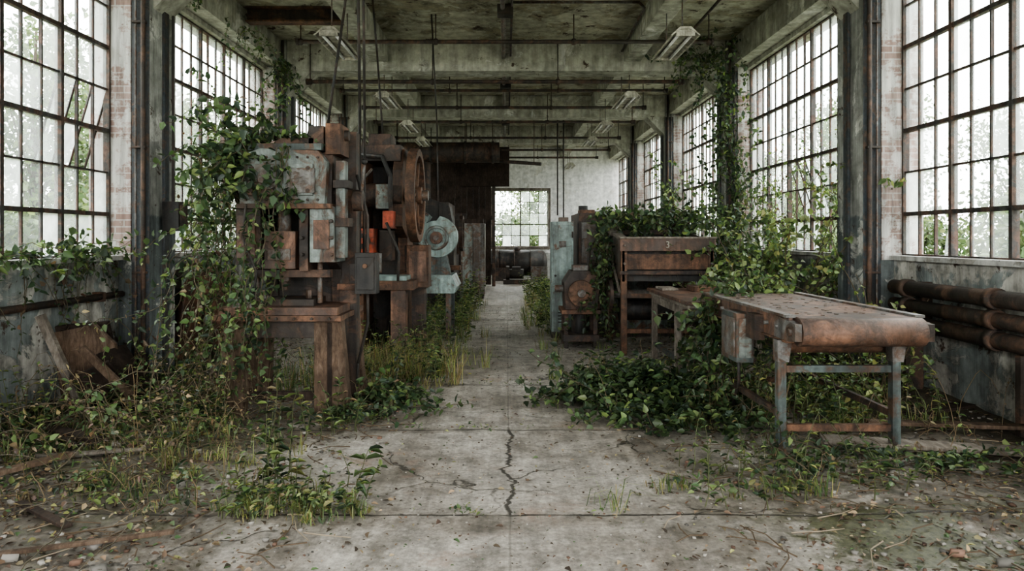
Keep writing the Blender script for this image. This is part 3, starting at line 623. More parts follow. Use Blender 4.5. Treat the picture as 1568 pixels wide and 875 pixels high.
to.parent = hop; to.location = Vector((2.15, Yf-.036, 1.465))-hop.location; to.rotation_euler = (math.radians(90), 0, 0)
b = MB(); b.box(1.88, 2.9, 7.3, 9.3, .86, .9, 'woodg'); b.box(1.86, 2.92, 7.28, 9.32, .9, .94, 'rustp')
for x in (1.9, 2.8):
    for y in (7.9, 9.15): b.box(x, x+.07, y, y+.07, 0, .86, 'woodg')
b.box(1.91, 1.95, 7.4, 9.2, .76, .86, 'woodg'); b.box(2.83, 2.87, 7.4, 9.2, .76, .86, 'dkteal'); b.box(1.92, 2.86, 7.9, 7.94, .2, .26, 'dkteal'); b.box(1.9, 2.88, 7.32, 7.36, .76, .86, 'rustd'); b.box(1.91, 1.95, 7.95, 9.15, .2, .25, 'dkteal')
b.cyl((1.86, 7.45, .8), (2.9, 7.45, .8), .05, 'steel')
b.box(2.3, 2.6, 8.6, 9.0, .94, 1.0, 'rust'); b.box(1.95, 2.15, 8.8, 9.2, .94, .97, 'woodg')
b.done('work_table')
# belt conveyor
b = MB()
CX0, CX1, Y0, Y1 = 2.04, 2.93, 4.95, 7.15
b.box(CX0+.03, CX1-.03, Y0, Y1, 1.0, 1.035, 'rustp'); b.box(CX0+.06, CX1-.06, Y0+.05, Y1-.1, .87, .89, 'rustd')
b.cyl((CX0+.01, Y0, .935), (CX1-.01, Y0, .935), .1, 'rustp', seg=32); b.cyl((CX0+.01, Y1, .935), (CX1-.01, Y1, .935), .1, 'rustp', seg=32)
b.cyl((CX0-.06, Y0, .935), (CX1+.07, Y0, .935), .028, 'steel')
for x in (CX0-.03, CX1):
    b.box(x, x+.03, Y0+.06, Y1-.02, .86, 1.03, 'rustp'); b.box(x-.02, x+.05, Y0+.06, Y1-.02, 1.03, 1.05, 'steel'); b.box(x-.02, x+.05, Y0+.06, Y1-.02, .85, .865, 'rust')
    b.prism([(Y0-.08, .88), (Y0+.2, .84), (Y0+.3, .86), (Y0+.3, 1.03), (Y0-.08, 1.0)], 'X', x-.012, x+.036, 'steel' if x < 2.5 else 'rustd')
    for y in np.arange(Y0+.02, Y1, .22): b.cyl((x-.03, y, .95), (x+.06, y, .95), .016, 'steel', seg=6)
for y in np.arange(Y0+.3, Y1-.2, .3): b.cyl((CX0, y, .91), (CX1, y, .91), .03, 'steel', seg=12)
b.cyl((CX0+.05, Y0+.35, .8), (CX1-.05, Y0+.35, .8), .065, 'rust', seg=20)
for x in (CX0-.07, CX1-.13):
    for y in (5.1, 6.85):
        b.box(x, x+.06, y, y+.065, 0, .86, 'dkteal')
        b.box(x-.02, x+.1, y-.02, y+.1, 0, .02, 'rust'); b.prism([(x-.01, .86), (x+.1, .86), (x+.075, .7), (x-.005, .7)], 'Y', y-.01, y+.08, 'steel')
for y in (5.12, 6.87): b.box(CX0, CX1-.1, y, y+.045, .19, .24, 'rust'); b.box(CX0, CX1-.1, y, y+.045, .62, .67, 'dkteal')
for x in (CX0-.04, CX1-.1): b.box(x, x+.035, 5.15, 6.88, .28, .33, 'rustd')
b.box(CX0-.16, CX0-.02, 5.75, 6.15, .58, .98, 'dkteal'); b.box(CX0-.17, CX0-.155, 5.79, 6.11, .62, .94, 'steel'); b.box(CX0-.14, CX0-.04, 5.735, 5.752, .62, .94, 'grey')
b.box(CX0-.1, CX0-.02, 5.5, 5.7, .8, 1.0, 'rustd'); b.tube(((CX0-.09, 5.9, .58), (CX0-.09, 5.9, .4), (CX0-.05, 6.2, .1), (CX0, 6.6, .03)), .014, 'dark')
for i in range(110):
    x = random.uniform(CX0+.06, CX1-.08); y = random.uniform(Y0+.1, Y1-.1); s_ = random.uniform(.006, .022)
    b.box(x, x+s_, y, y+s_*1.5, 1.034, 1.034+s_*.3, random.choice(['woodg', 'rustd', 'wood', 'dark']), (0, 0, random.uniform(0, 90)))
b.done('belt_conveyor', .004)

# ------------------------------------------------------------------ left small stuff
b = MB()
b.prism([(-4.1, .03), (-3.5, .03), (-3.62, .62), (-3.8, .8), (-4.2, .72)], 'Y', 6.5, 6.55, 'wood')
b.box(-4.22, -3.72, 6.7, 6.75, .04, .8, 'woodd', (12, -5, 0)); b.box(-3.75, -3.4, 6.25, 6.28, .02, .5, 'woodd', (28, -24, 10))
b.box(-3.5, -3.46, 6.2, 6.75, .05, .62, 'woodd', (0, -32, 6)); b.box(-3.98, -3.91, 6.22, 6.28, .02, .95, 'woodg', (10, -18, 0)); b.box(-3.45, -3.38, 6.1, 6.14, .0, .75, 'wood', (15, -38, 0)); b.done('leaning_boards')
b = MB(); b.box(-4.2, -4.16, 9.0, 9.9, .02, 1.28, 'rust', (0, 8, 0)); b.box(-4.1, -4.07, 8.8, 9.5, .02, 1.0, 'rustp', (0, 10, 0)); b.box(-4.0, -3.97, 9.3, 9.8, .02, .9, 'wood', (0, 14, 0)); b.box(-3.95, -3.5, 9.3, 9.34, .02, 1.15, 'rust', (10, -12, 0)); b.done('rusty_sheet_panels')
b = MB(); b.box(-4.38, -4.3, 8.8, 9.15, 1.405, 2.3, 'wood'); b.done('wooden_board')
b = MB(); b.box(-3.97, -3.78, 8.12, 8.36, 1.68, 2.02, 'dark'); b.box(-3.78, -3.765, 8.15, 8.33, 1.72, 1.98, 'rustd'); b.cyl((-3.9, 8.24, 2.02), (-3.9, 8.24, 4.2), .014, 'dark', seg=8); b.done('fuse_box')
b = MB(); b.box(3.85, 3.95, 4.7, 4.8, .02, .62, 'rustd'); b.box(3.85, 4.0, 4.3, 4.36, .03, .6, 'wood', (15, 12, 0)); b.done('broken_timber')
def plank(p, L, w, rz, k, t=.03, ry=0):
    b = MB(); b.box(p[0]-L/2, p[0]+L/2, p[1]-w/2, p[1]+w/2, p[2], p[2]+t, k, (0, ry, rz)); b.done('wooden_plank', .004)
plank((3.2, 5.1, .07), 1.7, .18, -14, 'woodg', .03); plank((3.5, 5.6, .1), 1.2, .1, -8, 'wood'); plank((3.75, 6.1, .1), .8, .14, 25, 'woodd'); plank((-2.15, 3.57, .04), .85, .035, 20, 'wood', .02); plank((-3.2, 4.6, .08), .7, .08, 60, 'wood'); plank((-3.4, 5.4, .1), .9, .1, -30, 'woodd')
plank((-2.6, 3.95, .04), .6, .05, -35, 'woodd', .02); plank((3.2, 7.0, .08), .8, .12, 50, 'wood'); plank((-3.0, 8.1, .08), 1.0, .12, -40, 'woodd'); plank((-3.0, 5.0, .06), .8, .05, 15, 'woodg', .02)

# ------------------------------------------------------------------ vegetation
KC = {'dark': (.03, .05, .028), 'mid': (.068, .105, .046), 'light': (.165, .215, .085), 'yel': (.25, .25, .1), 'dry': (.25, .19, .115), 'brown': (.11, .072, .048), 'soil': (.06, .045, .03)}
def cols(n, mixk):
    ks = list(mixk.keys()); w = np.array([mixk[k] for k in ks], float); w /= w.sum()
    base = np.array([KC[k] for k in ks])[rng.choice(len(ks), n, p=w)]
    return base*rng.uniform(.6, 1.45, (n, 1))*rng.uniform(.92, 1.08, (n, 3))
def nrm(a): return a/np.maximum(np.linalg.norm(a, axis=-1, keepdims=True), 1e-6)
T = np.array([(0, 0, 0), (.28, .5, .07), (.66, .33, .05), (1, 0, -.16), (.66, -.33, .05), (.28, -.5, .07)])
class Fol:
    def __init__(s): s.V = []; s.F = []; s.C = []; s.n = 0
    def _add(s, V, F, C):
        s.V.append(V); s.F.append(F+s.n); s.C.append(C); s.n += len(V)
    def leaves(s, P, D, Nn, L, W, C, droop=1.):
        n = len(P)
        if n == 0: return
        D = nrm(D); sd = nrm(np.cross(D, Nn)); up = np.cross(sd, D)
        t = T.copy(); t[3, 2] *= droop
        V = P[:, None]+t[None, :, 0:1]*L[:, None, None]*D[:, None]+t[None, :, 1:2]*W[:, None, None]*sd[:, None]+t[None, :, 2:3]*L[:, None, None]*up[:, None]
        idx = np.arange(n)[:, None]*6
        F = np.concatenate([idx+np.array([0, 1, 2, 3]), idx+np.array([0, 3, 4, 5])])
        s._add(V.reshape(-1, 3), F, np.repeat(C, 6, 0))
    def blades(s, P, L, C, w=.009, lean=.5):
        n = len(P); a = rng.uniform(0, 6.283, n); h = np.stack([np.cos(a), np.sin(a), np.zeros(n)], 1); sd = np.stack([-np.sin(a), np.cos(a), np.zeros(n)], 1)
        ln = rng.uniform(.1, lean, (n, 1)); up = np.array([0, 0, 1.])
        mid = P+(up*.62+h*ln*.35)*L[:, None]; tip = P+(up*(.95-.5*ln)+h*ln*1.1)*L[:, None]; w_ = sd*w
        V = np.stack([P-w_*.8, P+w_*.8, mid-w_*.7, mid+w_*.7, tip-w_*.1, tip+w_*.1], 1)
        idx = np.arange(n)[:, None]*6
        s._add(V.reshape(-1, 3), np.concatenate([idx+np.array([0, 1, 3, 2]), idx+np.array([2, 3, 5, 4])]), np.repeat(C, 6, 0))
    def stem(s, pts, r0, r1, c):
        pts = np.asarray(pts); m = len(pts)
        if m < 2: return
        t = nrm(np.gradient(pts, axis=0)); ref = np.array([.31, .87, .38]); u = nrm(np.cross(t, ref)); v = np.cross(t, u)
        r = np.linspace(r0, r1, m)[:, None]
        R = np.stack([pts+r*(u*math.cos(a)+v*math.sin(a)) for a in (0, 2.094, 4.189)], 1).reshape(-1, 3)
        i = np.arange(m-1)[:, None]*3
        F = np.concatenate([i+np.array([a, (a+1) % 3, (a+1) % 3+3, a+3]) for a in range(3)])
        s._add(R, F, np.tile(np.array(c), (len(R), 1)))
    def done(s, name, key='leaf'):
        V = np.concatenate(s.V); o0 = np.array([(V[:, 0].min()+V[:, 0].max())/2, (V[:, 1].min()+V[:, 1].max())/2, V[:, 2].min()])
        o = quadmesh(V-o0, np.concatenate(s.F), np.concatenate(s.C), key, name); o.location = o0; return o
def R3(n=1): return rng.normal(0, 1, (n, 3))
IV = {'dark': 3, 'mid': 4, 'light': 1}
LG = {'mid': 3, 'light': 3, 'yel': .6}
WD = {'mid': 3, 'light': 2, 'dark': 1.2, 'yel': .4, 'dry': .3}
GR = {'light': 2.5, 'yel': 1.5, 'mid': 2.5, 'dry': 1.5}
DR = {'dry': 3, 'brown': 3, 'yel': .4, 'light': .6}
def vine(f, p, d, length, grav=.12, jit=.35, ls=.085, mk=IV, step=.055, zmin=.04, r=.005, dens=2, clampf=None):
    p = np.array(p, float); d = nrm(np.array(d, float)); pts = [p.copy()]
    for i in range(max(3, int(length/step))):
        d = nrm(d+rng.normal(0, jit, 3)+np.array([0, 0, -grav])); p = p+d*step
        if p[2] < zmin: p[2] = zmin+rng.uniform(0, .04); d[2] = abs(d[2])*.3
        if clampf: p = clampf(p)
        lim = 4.4 if clampf else (4.24 if p[2] < 1.45 else 4.38)
        p[0] = min(lim, max(-lim, p[0])); p[2] = min(p[2], 5.08)
        pts.append(p.copy())
    P = np.array(pts); f.stem(P, r, r*.5, (.1, .08, .05))
    Q = np.repeat(P, dens, 0); n = len(Q)
    keep = rng.random(n) < .8; Q = Q[keep]; n = len(Q)
    D = R3(n)+np.array([0, 0, -.35]); L = ls*rng.uniform(.45, 1.4, n)
    Nn = R3(n)*.6+np.array([0, -.35, .8])
    f.leaves(Q+R3(n)*.015, D, Nn, L, L*rng.uniform(.5, .8, n), cols(n, mk))
def carpet(f, cx, cy, rx, ry, n, h, ls=.09, mk=IV, z0=.03):
    a = rng.uniform(0, 6.283, n); r = rng.random(n)**.6
    bump = 1+.25*np.sin(a*3+cx)+.18*np.sin(a*7+cy)
    x = cx+rx*r*np.cos(a)*bump; y = cy+ry*r*np.sin(a)*bump
    nz = np.array([mn_.noise(Vector((float(p)*2.6, float(q)*2.6, 5)))+.5*mn_.noise(Vector((float(p)*7, float(q)*7, 1))) for p, q in zip(x, y)])
    keep = nz+.22 > rng.random(n)*.6; x = x[keep]; y = y[keep]; r = r[keep]; nz = nz[keep]; n = len(x)
    hh = h*(1-r**2)*np.clip(.6+1.2*nz, .15, 1.4)+.03
    z = z0+hh*rng.random(n)**.45
    x = np.clip(x, -4.2, 4.2)
    P = np.stack([x, y, z], 1); L = ls*rng.uniform(.4, 1.35, n)
    D = R3(n)*np.array([1, 1, .4]); Nn = R3(n)*.5+np.array([0, -.1, 1])
    f.leaves(P, D, Nn, L, L*rng.uniform(.4, .75, n), cols(n, mk))
def weed(f, p, h, ls=.1, mk=WD, lean=.25, w=.3):
    p = np.array(p, float); m = max(4, int(h/.055)); ln = R3()[0]*lean; ln[2] = 0
    t = np.linspace(0, 1, m)[:, None]; P = p+np.array([0, 0, 1.])*t*h+ln*h*t**2+np.cumsum(rng.normal(0, .008, (m, 3)), 0)
    P[:, 2] = np.maximum(P[:, 2], .01); P[:, 0] = np.clip(P[:, 0], -4.25, 4.25)
    f.stem(P, .004+.004*h, .002, (.11, .12, .06))
    Q = np.repeat(P[1:], 3, 0); n = len(Q); a = rng.uniform(0, 6.283, n)
    D = np.stack([np.cos(a), np.sin(a), rng.uniform(-.2, .8, n)], 1)
    L = ls*rng.uniform(.5, 1.2, n)*(1-.35*np.repeat(t[1:, 0], 3))
    f.leaves(Q, D, np.tile([0, 0, 1.], (n, 1))+R3(n)*.25, L, L*w*rng.uniform(.8, 1.3, n), cols(n, mk)*rng.uniform(.7, 1.25), 1.8)
def grass(f, cx, cy, rx, ry, n, h, mk=GR):
    per = 24; k = max(1, n//per)
    for i in range(k):
        x = min(4.2, max(-4.2, cx+rng.normal(0, rx*.6))); y = cy+rng.normal(0, ry*.6); m = int(per*rng.uniform(.3, 1.6)); s_ = rng.uniform(.015, .06)
        P = np.stack([x+rng.normal(0, s_, m), y+rng.normal(0, s_, m), np.full(m, .012)], 1)
        f.blades(P, h*rng.uniform(.4, 1.3)*rng.uniform(.3, 1.1, m), cols(m, mk)*rng.uniform(.65, 1.15), .004, 1.25)
def deadstems(f, n, x0, x1, y0, y1, l0=.25, l1=.85):
    for i in range(n):
        x = rng.uniform(x0, x1); y = rng.uniform(y0, y1); a = rng.uniform(0, 6.283); L = rng.uniform(l0, l1); k = rng.uniform(.25, 1.0); m = 7
        t = np.linspace(0, 1, m); hgt = L*(1.1-k*.8)*np.sin(t*math.pi*(.5+.42*k)); out = L*k*t**1.2
        P = np.stack([np.clip(x+out*math.cos(a), -4.25, 4.25), y+out*math.sin(a), .02+np.maximum(hgt, 0)], 1)+rng.normal(0, .008, (m, 3))
        P[:, 2] = np.maximum(P[:, 2], .01); P[:, 0] = np.clip(P[:, 0], -4.26, 4.26)
        b_ = rng.uniform(.5, 1.2); f.stem(P, .0035, .0016, (.23*b_, .17*b_, .105*b_))
        if rng.random() < .4:
            q = P[2:]; n_ = len(q); Ls = rng.uniform(.02, .05, n_); f.leaves(q, R3(n_)-[0, 0, .5], R3(n_)+[0, 0, .5], Ls, Ls*.4, cols(n_, DR))
def branchy(f, p, h, spread, nb, ls=.09, mk=LG, tw=5, tl=.35, dens=2):
    p = np.array(p, float)
    for i in range(nb):
        a = rng.uniform(0, 6.283); d = nrm(np.array([math.cos(a)*spread, math.sin(a)*spread, 1.])*1.)
        L = h*rng.uniform(.6, 1.05); m = max(5, int(L/.09)); pts = [p.copy()+rng.normal(0, .04, 3)*[1, 1, 0]]
        for j in range(m):
            d = nrm(d+rng.normal(0, .12, 3)+[math.cos(a)*.02, math.sin(a)*.02, .0]); q = pts[-1]+d*L/m
            q[0] = min(4.22, max(-4.22, q[0])); pts.append(q)
        f.stem(pts, .012, .004, (.13, .1, .065))
        for k in range(tw*2):
            j = rng.integers(int(m*.25), m+1)
            vine(f, pts[j], R3()[0]+[0, 0, .3], tl*rng.uniform(.5, 1.2), .04, .25, ls, mk, .05, .05, .003, dens)

U = rng.uniform; NM = rng.normal
f = Fol()
for i in range(62): vine(f, (U(-2.65, -2.2), U(6.25, 6.9), U(2.25, 2.6)), (NM(-.25, .5), NM(-.3, .4), U(-.1, .5)), U(.3, .8), .14, .3, .08, IV)
for i in range(26): vine(f, (U(-2.6, -2.2), U(6.2, 6.4), U(2.1, 2.5)), (NM(-.1, .4), -.3, -.2), U(.3, .8), .14, .25, .08, IV)
for i in range(14): vine(f, (U(-2.25, -1.95), U(6.3, 6.7), 2.5), (NM(-.1, .5), -.2, .4), U(.2, .45), .14, .3, .075, IV)
for i in range(5): vine(f, (U(-2.15, -1.9), 6.2, 2.4), (0, -.1, -1), U(.3, .9), .2, .15, .065, IV)
for i in range(32): vine(f, (U(-2.85, -2.5), U(6.3, 6.9), U(1.6, 2.3)), (NM(-.2, .4), -.1, -.5), U(.9, 1.9), .16, .2, .065, {'mid': 4, 'light': 1.5, 'dark': 2})
for i in range(9): vine(f, (U(-2.3, -2.0), 6.17, U(1.6, 2.2)), (0, -.1, -1), U(.9, 1.9), .2, .15, .06, IV, dens=2)
for i in range(24): vine(f, (U(-2.85, -2.45), U(6.1, 6.7), U(.7, 1.5)), (NM(-.2, .4), -.2, -.8), U(.7, 1.4), .16, .25, .055, {'light': 1.5, 'dry': 1, 'mid': 4, 'brown': 1}, dens=1)
for i in range(6): vine(f, (U(-2.5, -2.0), 6.17, U(.9, 1.2)), (0, -.1, -1), U(.5, 1.0), .2, .2, .06, IV)
f.done('ivy_vine')
f = Fol()
for i in range(40): vine(f, (U(-4.36, -4.2), U(5.4, 7.4), U(1.42, 1.55)), (.45, NM(-.1, .6), .2), U(.25, .7), .14, .3, .078, IV)
for i in range(14): vine(f, (-4.22, U(5.4, 7.5), 1.35), (.2, 0, -1), U(.4, 1.1), .2, .22, .055, {'mid': 2, 'brown': 1, 'dark': 2}, dens=1)
f.done('ivy_vine')
f = Fol()
def cl(x):
    def g(p): p[0] = x+rng.uniform(-.04, .04); return p
    return g
for i in range(46):
    vine(f, (-4.37, U(8.9, 12.5), 1.45), (0, NM(0, .3), 1), U(1.0, 3.3), -.12, .3, .055, {'mid': 2, 'dry': 1, 'brown': 2, 'light': 1}, .07, dens=1, clampf=cl(-4.36))
for i in range(16): vine(f, (U(-4.05, -3.9), U(12.3, 12.7), 4.75), (NM(.1, .3), -.1, -.5), U(.4, 1.3), .14, .22, .07, IV)
for i in range(14): vine(f, (U(-4.05, -3.9), U(9, 12), 4.75), (NM(.2, .4), -.2, -.3), U(.3, .9), .13, .25, .055, IV)
f.done('climbing_vine')
f = Fol()
for i in range(50): vine(f, (U(3.85, 4.25), U(12.5, 12.72), U(.8, 3.5)), (NM(0, .3), -.05, 1), U(1, 2.4), -.14, .26, .085, IV, .07)
for i in range(34): vine(f, (U(3.1, 4.0), U(12.2, 12.7), U(4.5, 4.9)), (NM(-.3, .5), -.2, NM(0, .3)), U(.4, 1.2), .1, .3, .075, IV, .07)
for i in range(25): vine(f, (4.37, U(8.9, 12.5), 1.45), (0, NM(0, .3), 1), U(.8, 2.6), -.1, .3, .055, {'mid': 2, 'light': 2, 'brown': 1}, .07, dens=1, clampf=cl(4.36))
for i in range(14): vine(f, (U(3.85, 4.25), U(17.3, 17.6), U(1.2, 2.5)), (NM(0, .3), -.05, 1), U(.8, 2), -.14, .28, .1, LG, .08)
f.done('climbing_vine')
f = Fol()
branchy(f, (3.2, 9.4, .03), 2.6, .34, 9, .08, LG, 5, .45); branchy(f, (3.75, 10.6, .03), 2.9, .28, 7, .085, LG, 5, .45); branchy(f, (3.7, 8.9, .03), 2.6, .22, 7, .075, LG, 5, .4)
f.done('shrub')
f = Fol()
branchy(f, (3.7, 7.1, .03), 1.65, .3, 7, .055, {'light': 3, 'yel': 2, 'mid': 2}, 3, .25); branchy(f, (3.4, 6.4, .03), 1.3, .4, 5, .055, {'light': 3, 'yel': 1, 'mid': 2}, 3, .25)
f.done('shrub')
f = Fol()
for i in range(105): vine(f, (U(1.4, 3.1), U(9.8, 11.3), U(1.74, 1.98)), (NM(-.05, .6), -.4, .3), U(.25, .65), .16, .3, .085, {'dark': 3, 'mid': 3, 'light': .8})
for i in range(26): vine(f, (U(1.36, 1.5), U(9.9, 10.7), U(1.3, 1.9)), (-.05, -.05, -1), U(.5, 1.4), .2, .18, .075, IV)
for i in range(26): vine(f, (U(2.85, 3.4), U(9.2, 10.4), U(1.2, 1.9)), (.1, -.3, -.2), U(.4, 1.0), .14, .28, .08, IV)
f.done('ivy_vine')
f = Fol()
for i in range(46): vine(f, (U(1.95, 2.2), U(6.6, 7.2), U(.75, 1.1)), (NM(-.08, .3), -.25, -.2), U(.4, 1.1), .16, .26, .075, IV)
for i in range(42): vine(f, (U(2.2, 3.1), U(7.2, 7.9), U(1.0, 1.1)), (NM(.12, .5), -.1, .3), U(.25, .55), .12, .3, .07, {'light': 2, 'mid': 3, 'dark': 1})
for i in range(24): vine(f, (U(1.8, 2.05), U(6.0, 7.1), U(.2, .6)), (NM(-.15, .4), -.25, -.3), U(.3, .8), .14, .28, .07, IV)
f.done('ivy_vine')
f = Fol()
carpet(f, 1.35, 6.6, .9, .7, 5200, .34, .078); carpet(f, 1.75, 6.0, .5, .5, 2000, .34, .075); carpet(f, .95, 7.0, .5, .4, 1000, .2, .075)
for i in range(60):
    a = U(0, 6.28); vine(f, (1.3+.6*math.cos(a), 6.6+.45*math.sin(a), U(.1, .28)), (math.cos(a), math.sin(a), .3), U(.3, .9), .14, .3, .07, IV)
for i in range(26): weed(f, (U(.55, 1.6), U(6.2, 7.1), .02), U(.25, .5), .115, IV)
deadstems(f, 14, .9, 2.2, 6.0, 7.2)
f.done('ivy_ground_cover')
f = Fol()
carpet(f, 2.6, 6.4, .8, .9, 1200, .22, .06, WD); carpet(f, 3.3, 7.3, .6, 1.0, 900, .3, .065, WD)
for i in range(70): weed(f, (U(2.0, 3.6), U(5.4, 7.6), .03), U(.25, .75), .075, LG)
for i in range(9): branchy(f, (U(2.3, 3.5), U(6.0, 7.2), .03), U(.5, .95), .4, 2, .055, LG, 3, .22)
grass(f, 2.8, 6.2, .9, .8, 1200, .3); deadstems(f, 40, 2.0, 3.9, 5.4, 7.4)
f.done('weed_clump')
f = Fol()
carpet(f, 2.45, 4.8, .75, .3, 1000, .12, .055, IV); carpet(f, 3.4, 4.75, .9, .2, 900, .1, .05, IV); carpet(f, 3.9, 4.4, .4, .3, 250, .1, .05, IV)
for i in range(30): vine(f, (U(1.6, 3.9), U(4.5, 5.1), .1), (NM(), NM(0, .5), .3), U(.3, .8), .12, .25, .05, IV, dens=1)
for i in range(28): weed(f, (U(1.1, 2.4), U(4.1, 4.95), .02), U(.12, .4), .07, WD)
for i in range(16): weed(f, (U(2.3, 4.0), U(4.3, 5.0), .02), U(.1, .25), .065, WD)
carpet(f, 1.35, 4.3, .3, .18, 120, .06, .055, WD); grass(f, 1.7, 4.5, .6, .3, 250, .14); deadstems(f, 16, 1.6, 3.8, 4.4, 5.1, .12, .35)
f.done('weed_clump')
f = Fol()
for i in range(14): carpet(f, .85+U(0, .3)+i*.02, 11.3+i*.9, .4, .6, 320, .3, .08, {'light': 3, 'mid': 3, 'dark': 1})
for i in range(80): weed(f, (U(.5, 1.2), U(10.8, 22), .02), U(.2, .6), .11, WD)
grass(f, .8, 14, .4, 5, 1800, .4)
for i in range(22): weed(f, (U(1.1, 3), U(9.4, 11), .02), U(.2, .5), .09, WD)
carpet(f, 2.2, 8.6, .8, .6, 300, .1, .07, WD)
f.done('weed_clump')
f = Fol()
for i in range(9): carpet(f, -1.0-U(0, .35), 10.6+i*.85, .45, .6, 330, .35, .08, {'light': 3, 'mid': 3, 'dark': 1})
for i in range(65): weed(f, (U(-1.5, -.6), U(10.5, 18), .02), U(.3, .8), .11, WD)
grass(f, -.95, 13, .4, 4, 1800, .45)
f.done('weed_clump')
f = Fol()
grass(f, -1.15, 8.3, .5, .8, 2300, .4, {'light': 2, 'yel': 3, 'dry': 4, 'mid': 1}); carpet(f, -1.05, 8.5, .55, .8, 1000, .2, .065, WD); carpet(f, -1.6, 7.9, .5, .4, 500, .25, .065, WD)
for i in range(55): weed(f, (U(-2, -.7), U(7.5, 9.9), .02), U(.2, .6), .085, WD)
grass(f, -2.0, 7.6, .5, .4, 500, .55); deadstems(f, 40, -2.0, -.8, 7.4, 9.2, .2, .6)
f.done('grass_clump')
f = Fol()
carpet(f, -1.05, 6.6, .5, .36, 1500, .14, .075, IV); carpet(f, -1.3, 6.15, .4, .2, 600, .1, .07, IV)
for i in range(32): vine(f, (U(-1.5, -.85), U(6.1, 6.9), .1), (NM(.4, .6), NM(0, .6), .3), U(.3, .8), .12, .25, .065, IV)
deadstems(f, 10, -1.6, -.9, 6.1, 6.8, .2, .5)
f.done('ivy_ground_cover')
f = Fol()
carpet(f, -3.3, 6.0, .9, 1.0, 2400, .2, .065, WD); carpet(f, -2.8, 6.2, .4, .7, 900, .22, .062, WD); carpet(f, -3.8, 4.9, .5, .9, 700, .15, .06, IV); carpet(f, -3.3, 8, .8, .9, 1000, .35, .075, IV)
carpet(f, -2.3, 5.7, .5, .3, 260, .08, .05, WD)
for i in range(85): weed(f, (U(-4.1, -2.4), U(5.2, 7.8), .04), U(.15, .5), .075, WD)
for i in range(26): vine(f, (U(-3.9, -2.5), U(4.8, 6.8), U(.1, .4)), (NM(0, .8), -.3, .4), U(.6, 1.4), .1, .2, .05, {'dry': .7, 'mid': 3, 'light': 1.3}, dens=1)
grass(f, -2.8, 5.4, .8, .5, 600, .22, {'yel': 2, 'light': 3, 'dry': 1.5, 'mid': 2}); deadstems(f, 90, -4.1, -2.2, 4.9, 7.0)
f.done('weed_clump')
f = Fol()
for i in range(85): vine(f, (U(-4.1, -1.9), U(3.6, 6.6), U(.04, .3)), (NM(0, 1), NM(0, .5), .3), U(.5, 1.5), .08, .15, .03, DR, .08, .04, .004, 1)
for i in range(30): vine(f, (U(1.7, 4.1), U(3.9, 5.2), .05), (NM(0, 1), NM(0, .5), .1), U(.4, 1.0), .08, .15, .03, DR, .08, .03, .004, 1)
for i in range(30): vine(f, (U(-2.8, -2.3), U(6.0, 6.4), U(.3, .9)), (NM(-.2, .5), -.3, -.5), U(.5, 1.3), .12, .15, .03, DR, .07, .03, .004, 1)
f.done('dry_creeper')
f = Fol()
for i in range(34): weed(f, (U(-1.75, -.85), U(3.95, 4.5), .01), U(.08, .28), .065, WD)
for i in range(5): weed(f, (-1.5+NM(0, .06), 4.5+NM(0, .06), .01), U(.5, .72), .1, WD, .06)
weed(f, (-.92, 4.4, .01), .3, .15, IV); weed(f, (-.85, 4.3, .01), .2, .12, WD)
carpet(f, -1.3, 4.12, .55, .2, 380, .09, .05, WD); grass(f, -1.35, 4.08, .5, .14, 650, .14, {'yel': 2, 'light': 3, 'mid': 2, 'dry': 1}); deadstems(f, 10, -1.9, -1.0, 3.95, 4.4, .1, .3)
f.done('weed_clump')
f = Fol()
grass(f, -2.3, 4.35, .4, .2, 380, .15, WD); grass(f, -2.35, 4.95, .5, .25, 420, .17, {'yel': 3, 'light': 3, 'dry': 2}); carpet(f, -2.4, 4.4, .6, .35, 380, .09, .05, WD)
for i in range(24): weed(f, (U(-3.3, -1.8), U(3.9, 5.2), .02), U(.08, .26), .06, WD)
grass(f, -3.0, 4.1, .4, .3, 120, .12, DR); deadstems(f, 26, -3.3, -1.8, 3.8, 5.0, .12, .4)
f.done('grass_clump')
f = Fol()
for i in range(12): weed(f, (U(-1.7, -1.1), U(5.5, 6.1), .01), U(.15, .5), .08, WD)
for i in range(46):
    y = rng.choice([4.06, 5.85, 7.64]); carpet(f, NM(0, .9), y+NM(0, .04), .1, .03, 18, .03, .03, WD, .005)
f.done('weed_clump')
f = Fol(); n = 18000
x = np.where(rng.random(n) < .58, NM(-2.7, 1.0, n), NM(2.7, 1.0, n)); x[:4000] = U(-2.2, 2.2, 4000); x = np.clip(x, -4.25, 4.25); y = 3+rng.random(n)**1.5*12
z = np.array([fz(a, c_) for a, c_ in zip(x, y)])+.006+rng.random(n)*.012
L = U(.012, .05, n); L[:4000] *= .45
f.leaves(np.stack([x, y, z], 1), R3(n)*[1, 1, .12], R3(n)*.3+[0, 0, 1], L, L*.6, cols(n, {'dry': 1.5, 'brown': 3, 'soil': 3, 'yel': .2, 'mid': .8}))
for i in range(480):
    xx = rng.choice([-1, 1])*U(.9, 4.0); yy = U(3.3, 8); a = U(0, 6.28); l_ = U(.05, .4); zz = fz(xx, yy)+.015
    f.stem([(xx, yy, zz), (xx+l_*.5*math.cos(a), yy+l_*.5*math.sin(a), zz+.01), (xx+l_*math.cos(a+.2), yy+l_*math.sin(a+.2), zz)], .005, .003, (.1, .07, .045) if rng.random() < .7 else (.26, .21, .15))
f.done('leaf_litter', 'litter')
V = []; F = []; C = []; fc = [(0, 1, 3, 2), (4, 6, 7, 5), (0, 4, 5, 1), (2, 3, 7, 6), (0, 2, 6, 4), (1, 5, 7, 3)]
